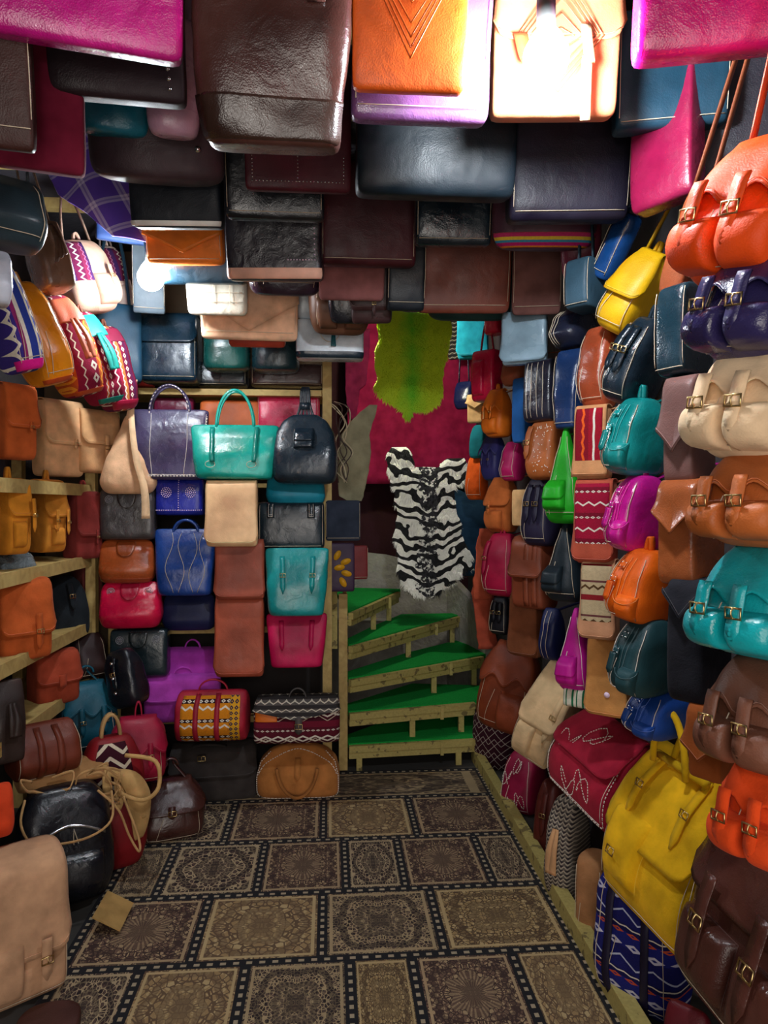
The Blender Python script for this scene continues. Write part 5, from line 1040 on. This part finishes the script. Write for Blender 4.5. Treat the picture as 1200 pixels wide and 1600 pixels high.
    ('pack', 'backpack', 0.74, 1.126, 1.15, -68.0, 0.162, 0.186, 0.22, '0aa0a6g', 'turquoise backpack with brass buckles', {'flap': (0.5, 's'), 'straps': [(-0.45, 0.68, 0.22, 0.035), (0.3, 0.68, 0.22, 0.035)], 'pk': [(-0.9, -0.05, 0.08, 0.45, 0.035), (0.05, 0.9, 0.08, 0.45, 0.035)], 'st': 1}, 'x'),
    ('pack', 'backpack', 0.74, 1.108, 0.975, -66.0, 0.139, 0.191, 0.22, '6f4432m', 'milk brown backpack with brass buckles below the turquoise one', {'flap': (0.5, 's'), 'straps': [(-0.45, 0.68, 0.22, 0.035), (0.3, 0.68, 0.22, 0.035)], 'pk': [(-0.9, -0.05, 0.08, 0.45, 0.035), (0.05, 0.9, 0.08, 0.45, 0.035)], 'st': 1}, 'x'),
    ('pack', 'backpack', 0.74, 1.093, 0.83, -66.0, 0.127, 0.181, 0.2, 'd8440es', 'orange red suede backpack lowest of the right column', {'flap': (0.5, 's'), 'straps': [(-0.45, 0.68, 0.22, 0.035), (0.3, 0.68, 0.22, 0.035)], 'pk': [(-0.9, -0.05, 0.08, 0.45, 0.035), (0.05, 0.9, 0.08, 0.45, 0.035)], 'st': 1}, 'x'),
    ('pack', 'backpack', 0.84, 3.398, 0.313, -35.0, 0.274, 0.42, 0.2, '843a1em', 'russet backpack with round snaps standing over the net bag', {'flap': (0.55, 's'), 'snapw': 1, 'pk': [(-0.1, 0.8, 0.05, 0.5, 0.04)], 'st': 1, 'roll': 10}, 'x'),
    ('duffel', 'backpack', 0.8, 2.755, 0.4, -42.0, 0.157, 0.397, 0.22, 'd4b488s', 'cream beige suede backpack with a stiff top handle', {'flap': (0.45, 'r'), 'hd': ('loop', 0.08, 0.16), 'pk': [(-0.8, 0.1, 0.08, 0.45, 0.03)], 'bst': [0.6], 'st': 1, 'roll': 22}, 'x'),
    ('duffel', 'backpack', 0.842, 2.276, 0.398, -82.7, 0.39, 0.297, 0.2, 'a01430s', 'crimson suede backpack covered in cream whipstitching', {'flap': (0.5, 'r'), 'hd': ('loop', 0.05, 0.3), 'st': 1, 'scr': 1, 'edge': 1, 'pitch': 22.7, 'roll': 3.8}, 'x'),
    ('duffel', 'backpack', 0.847, 1.804, 0.297, -78.7, 0.339, 0.438, 0.2, 'dca808s', 'big yellow suede backpack with twin rolled handles', {'flap': (0.42, 'r'), 'hd': ('twin', 0.13, 0.25), 'pk': [(-0.75, 0.05, 0.15, 0.6, 0.03)], 'pbk': 1, 'st': 1, 'pitch': 16.2, 'roll': 5.0}, 'x'),
    ('box', 'satchel', 0.854, 1.314, 0.343, -85.9, 0.41, 0.399, 0.22, '4c2820g', 'big dark brown satchel with two buckled straps in the lower right corner', {'flap': (0.55, 'r'), 'straps': [(-0.45, 0.68, 0.18, 0.035), (0.3, 0.68, 0.18, 0.035)], 'pk': [(-0.85, -0.05, 0.1, 0.45, 0.03), (0.05, 0.85, 0.1, 0.45, 0.03)], 'st': 1, 'pitch': 15.2, 'roll': 1.7}, 'x'),
    ('roll', 'duffel_bag', 0.9, 3.773, -0.006, -50.0, 0.269, 0.294, 0.2, 'K_net', 'dark red bag covered in a white diamond net beside the stairs', {}, 'x'),
    ('pack', 'backpack', 0.9, 3.212, -0.007, -48.0, 0.167, 0.273, 0.2, '90103cm', 'crimson bag with tangled white edged straps behind the floor rail', {'st': 1, 'scr': 1}, 'x'),
    ('pack', 'backpack', 0.9, 2.813, -0.01, -45.0, 0.097, 0.299, 0.18, '5a2018m', 'dark red brown bag standing behind the floor rail', {'bst': [0.1]}, 'x'),
    ('pack', 'backpack', 0.86, 2.495, -0.008, -48.0, 0.116, 0.36, 0.2, 'K_wicker', 'grey and plum woven bag with beige leather tabs', {'tas': 'c49468s'}, 'x'),
    ('roll', 'pouch', 0.86, 2.234, -0.003, -48.0, 0.107, 0.274, 0.14, 'a8744as', 'upright camel leather tube bag next to the blue woven bag', {'st': 1}, 'x'),
    ('pack', 'tote_bag', 0.87, 1.91, 0.011, -55.0, 0.261, 0.391, 0.16, 'K_navy', 'dark blue woven bag with white and orange figures below the yellow backpack', {'bands': [-0.5, 0.4], 'st': 1}, 'x'),
    ('box', 'pouch', 0.82, 2.264, 0.747, -40.0, 0.093, 0.06, 0.1, 'K_plaid', 'small green and white plaid bag peeking out behind the cream backpack', {}, 'x'),
    ('pouch', 'pouch', 0.8, 1.524, 0.039, -48.0, 0.103, 0.241, 0.14, '5a0c18m', 'dark crimson bag at the bottom edge between blue and brown bags', {}, 'x'),
]
for i, r in enumerate(TABLE):
    kind, name, X, Y, Z, rz, W, H, D, key, label, o, mode = r
    make_bag(i, kind, name, X, Y, Z, rz, W, H, D, key, label, o, mode)
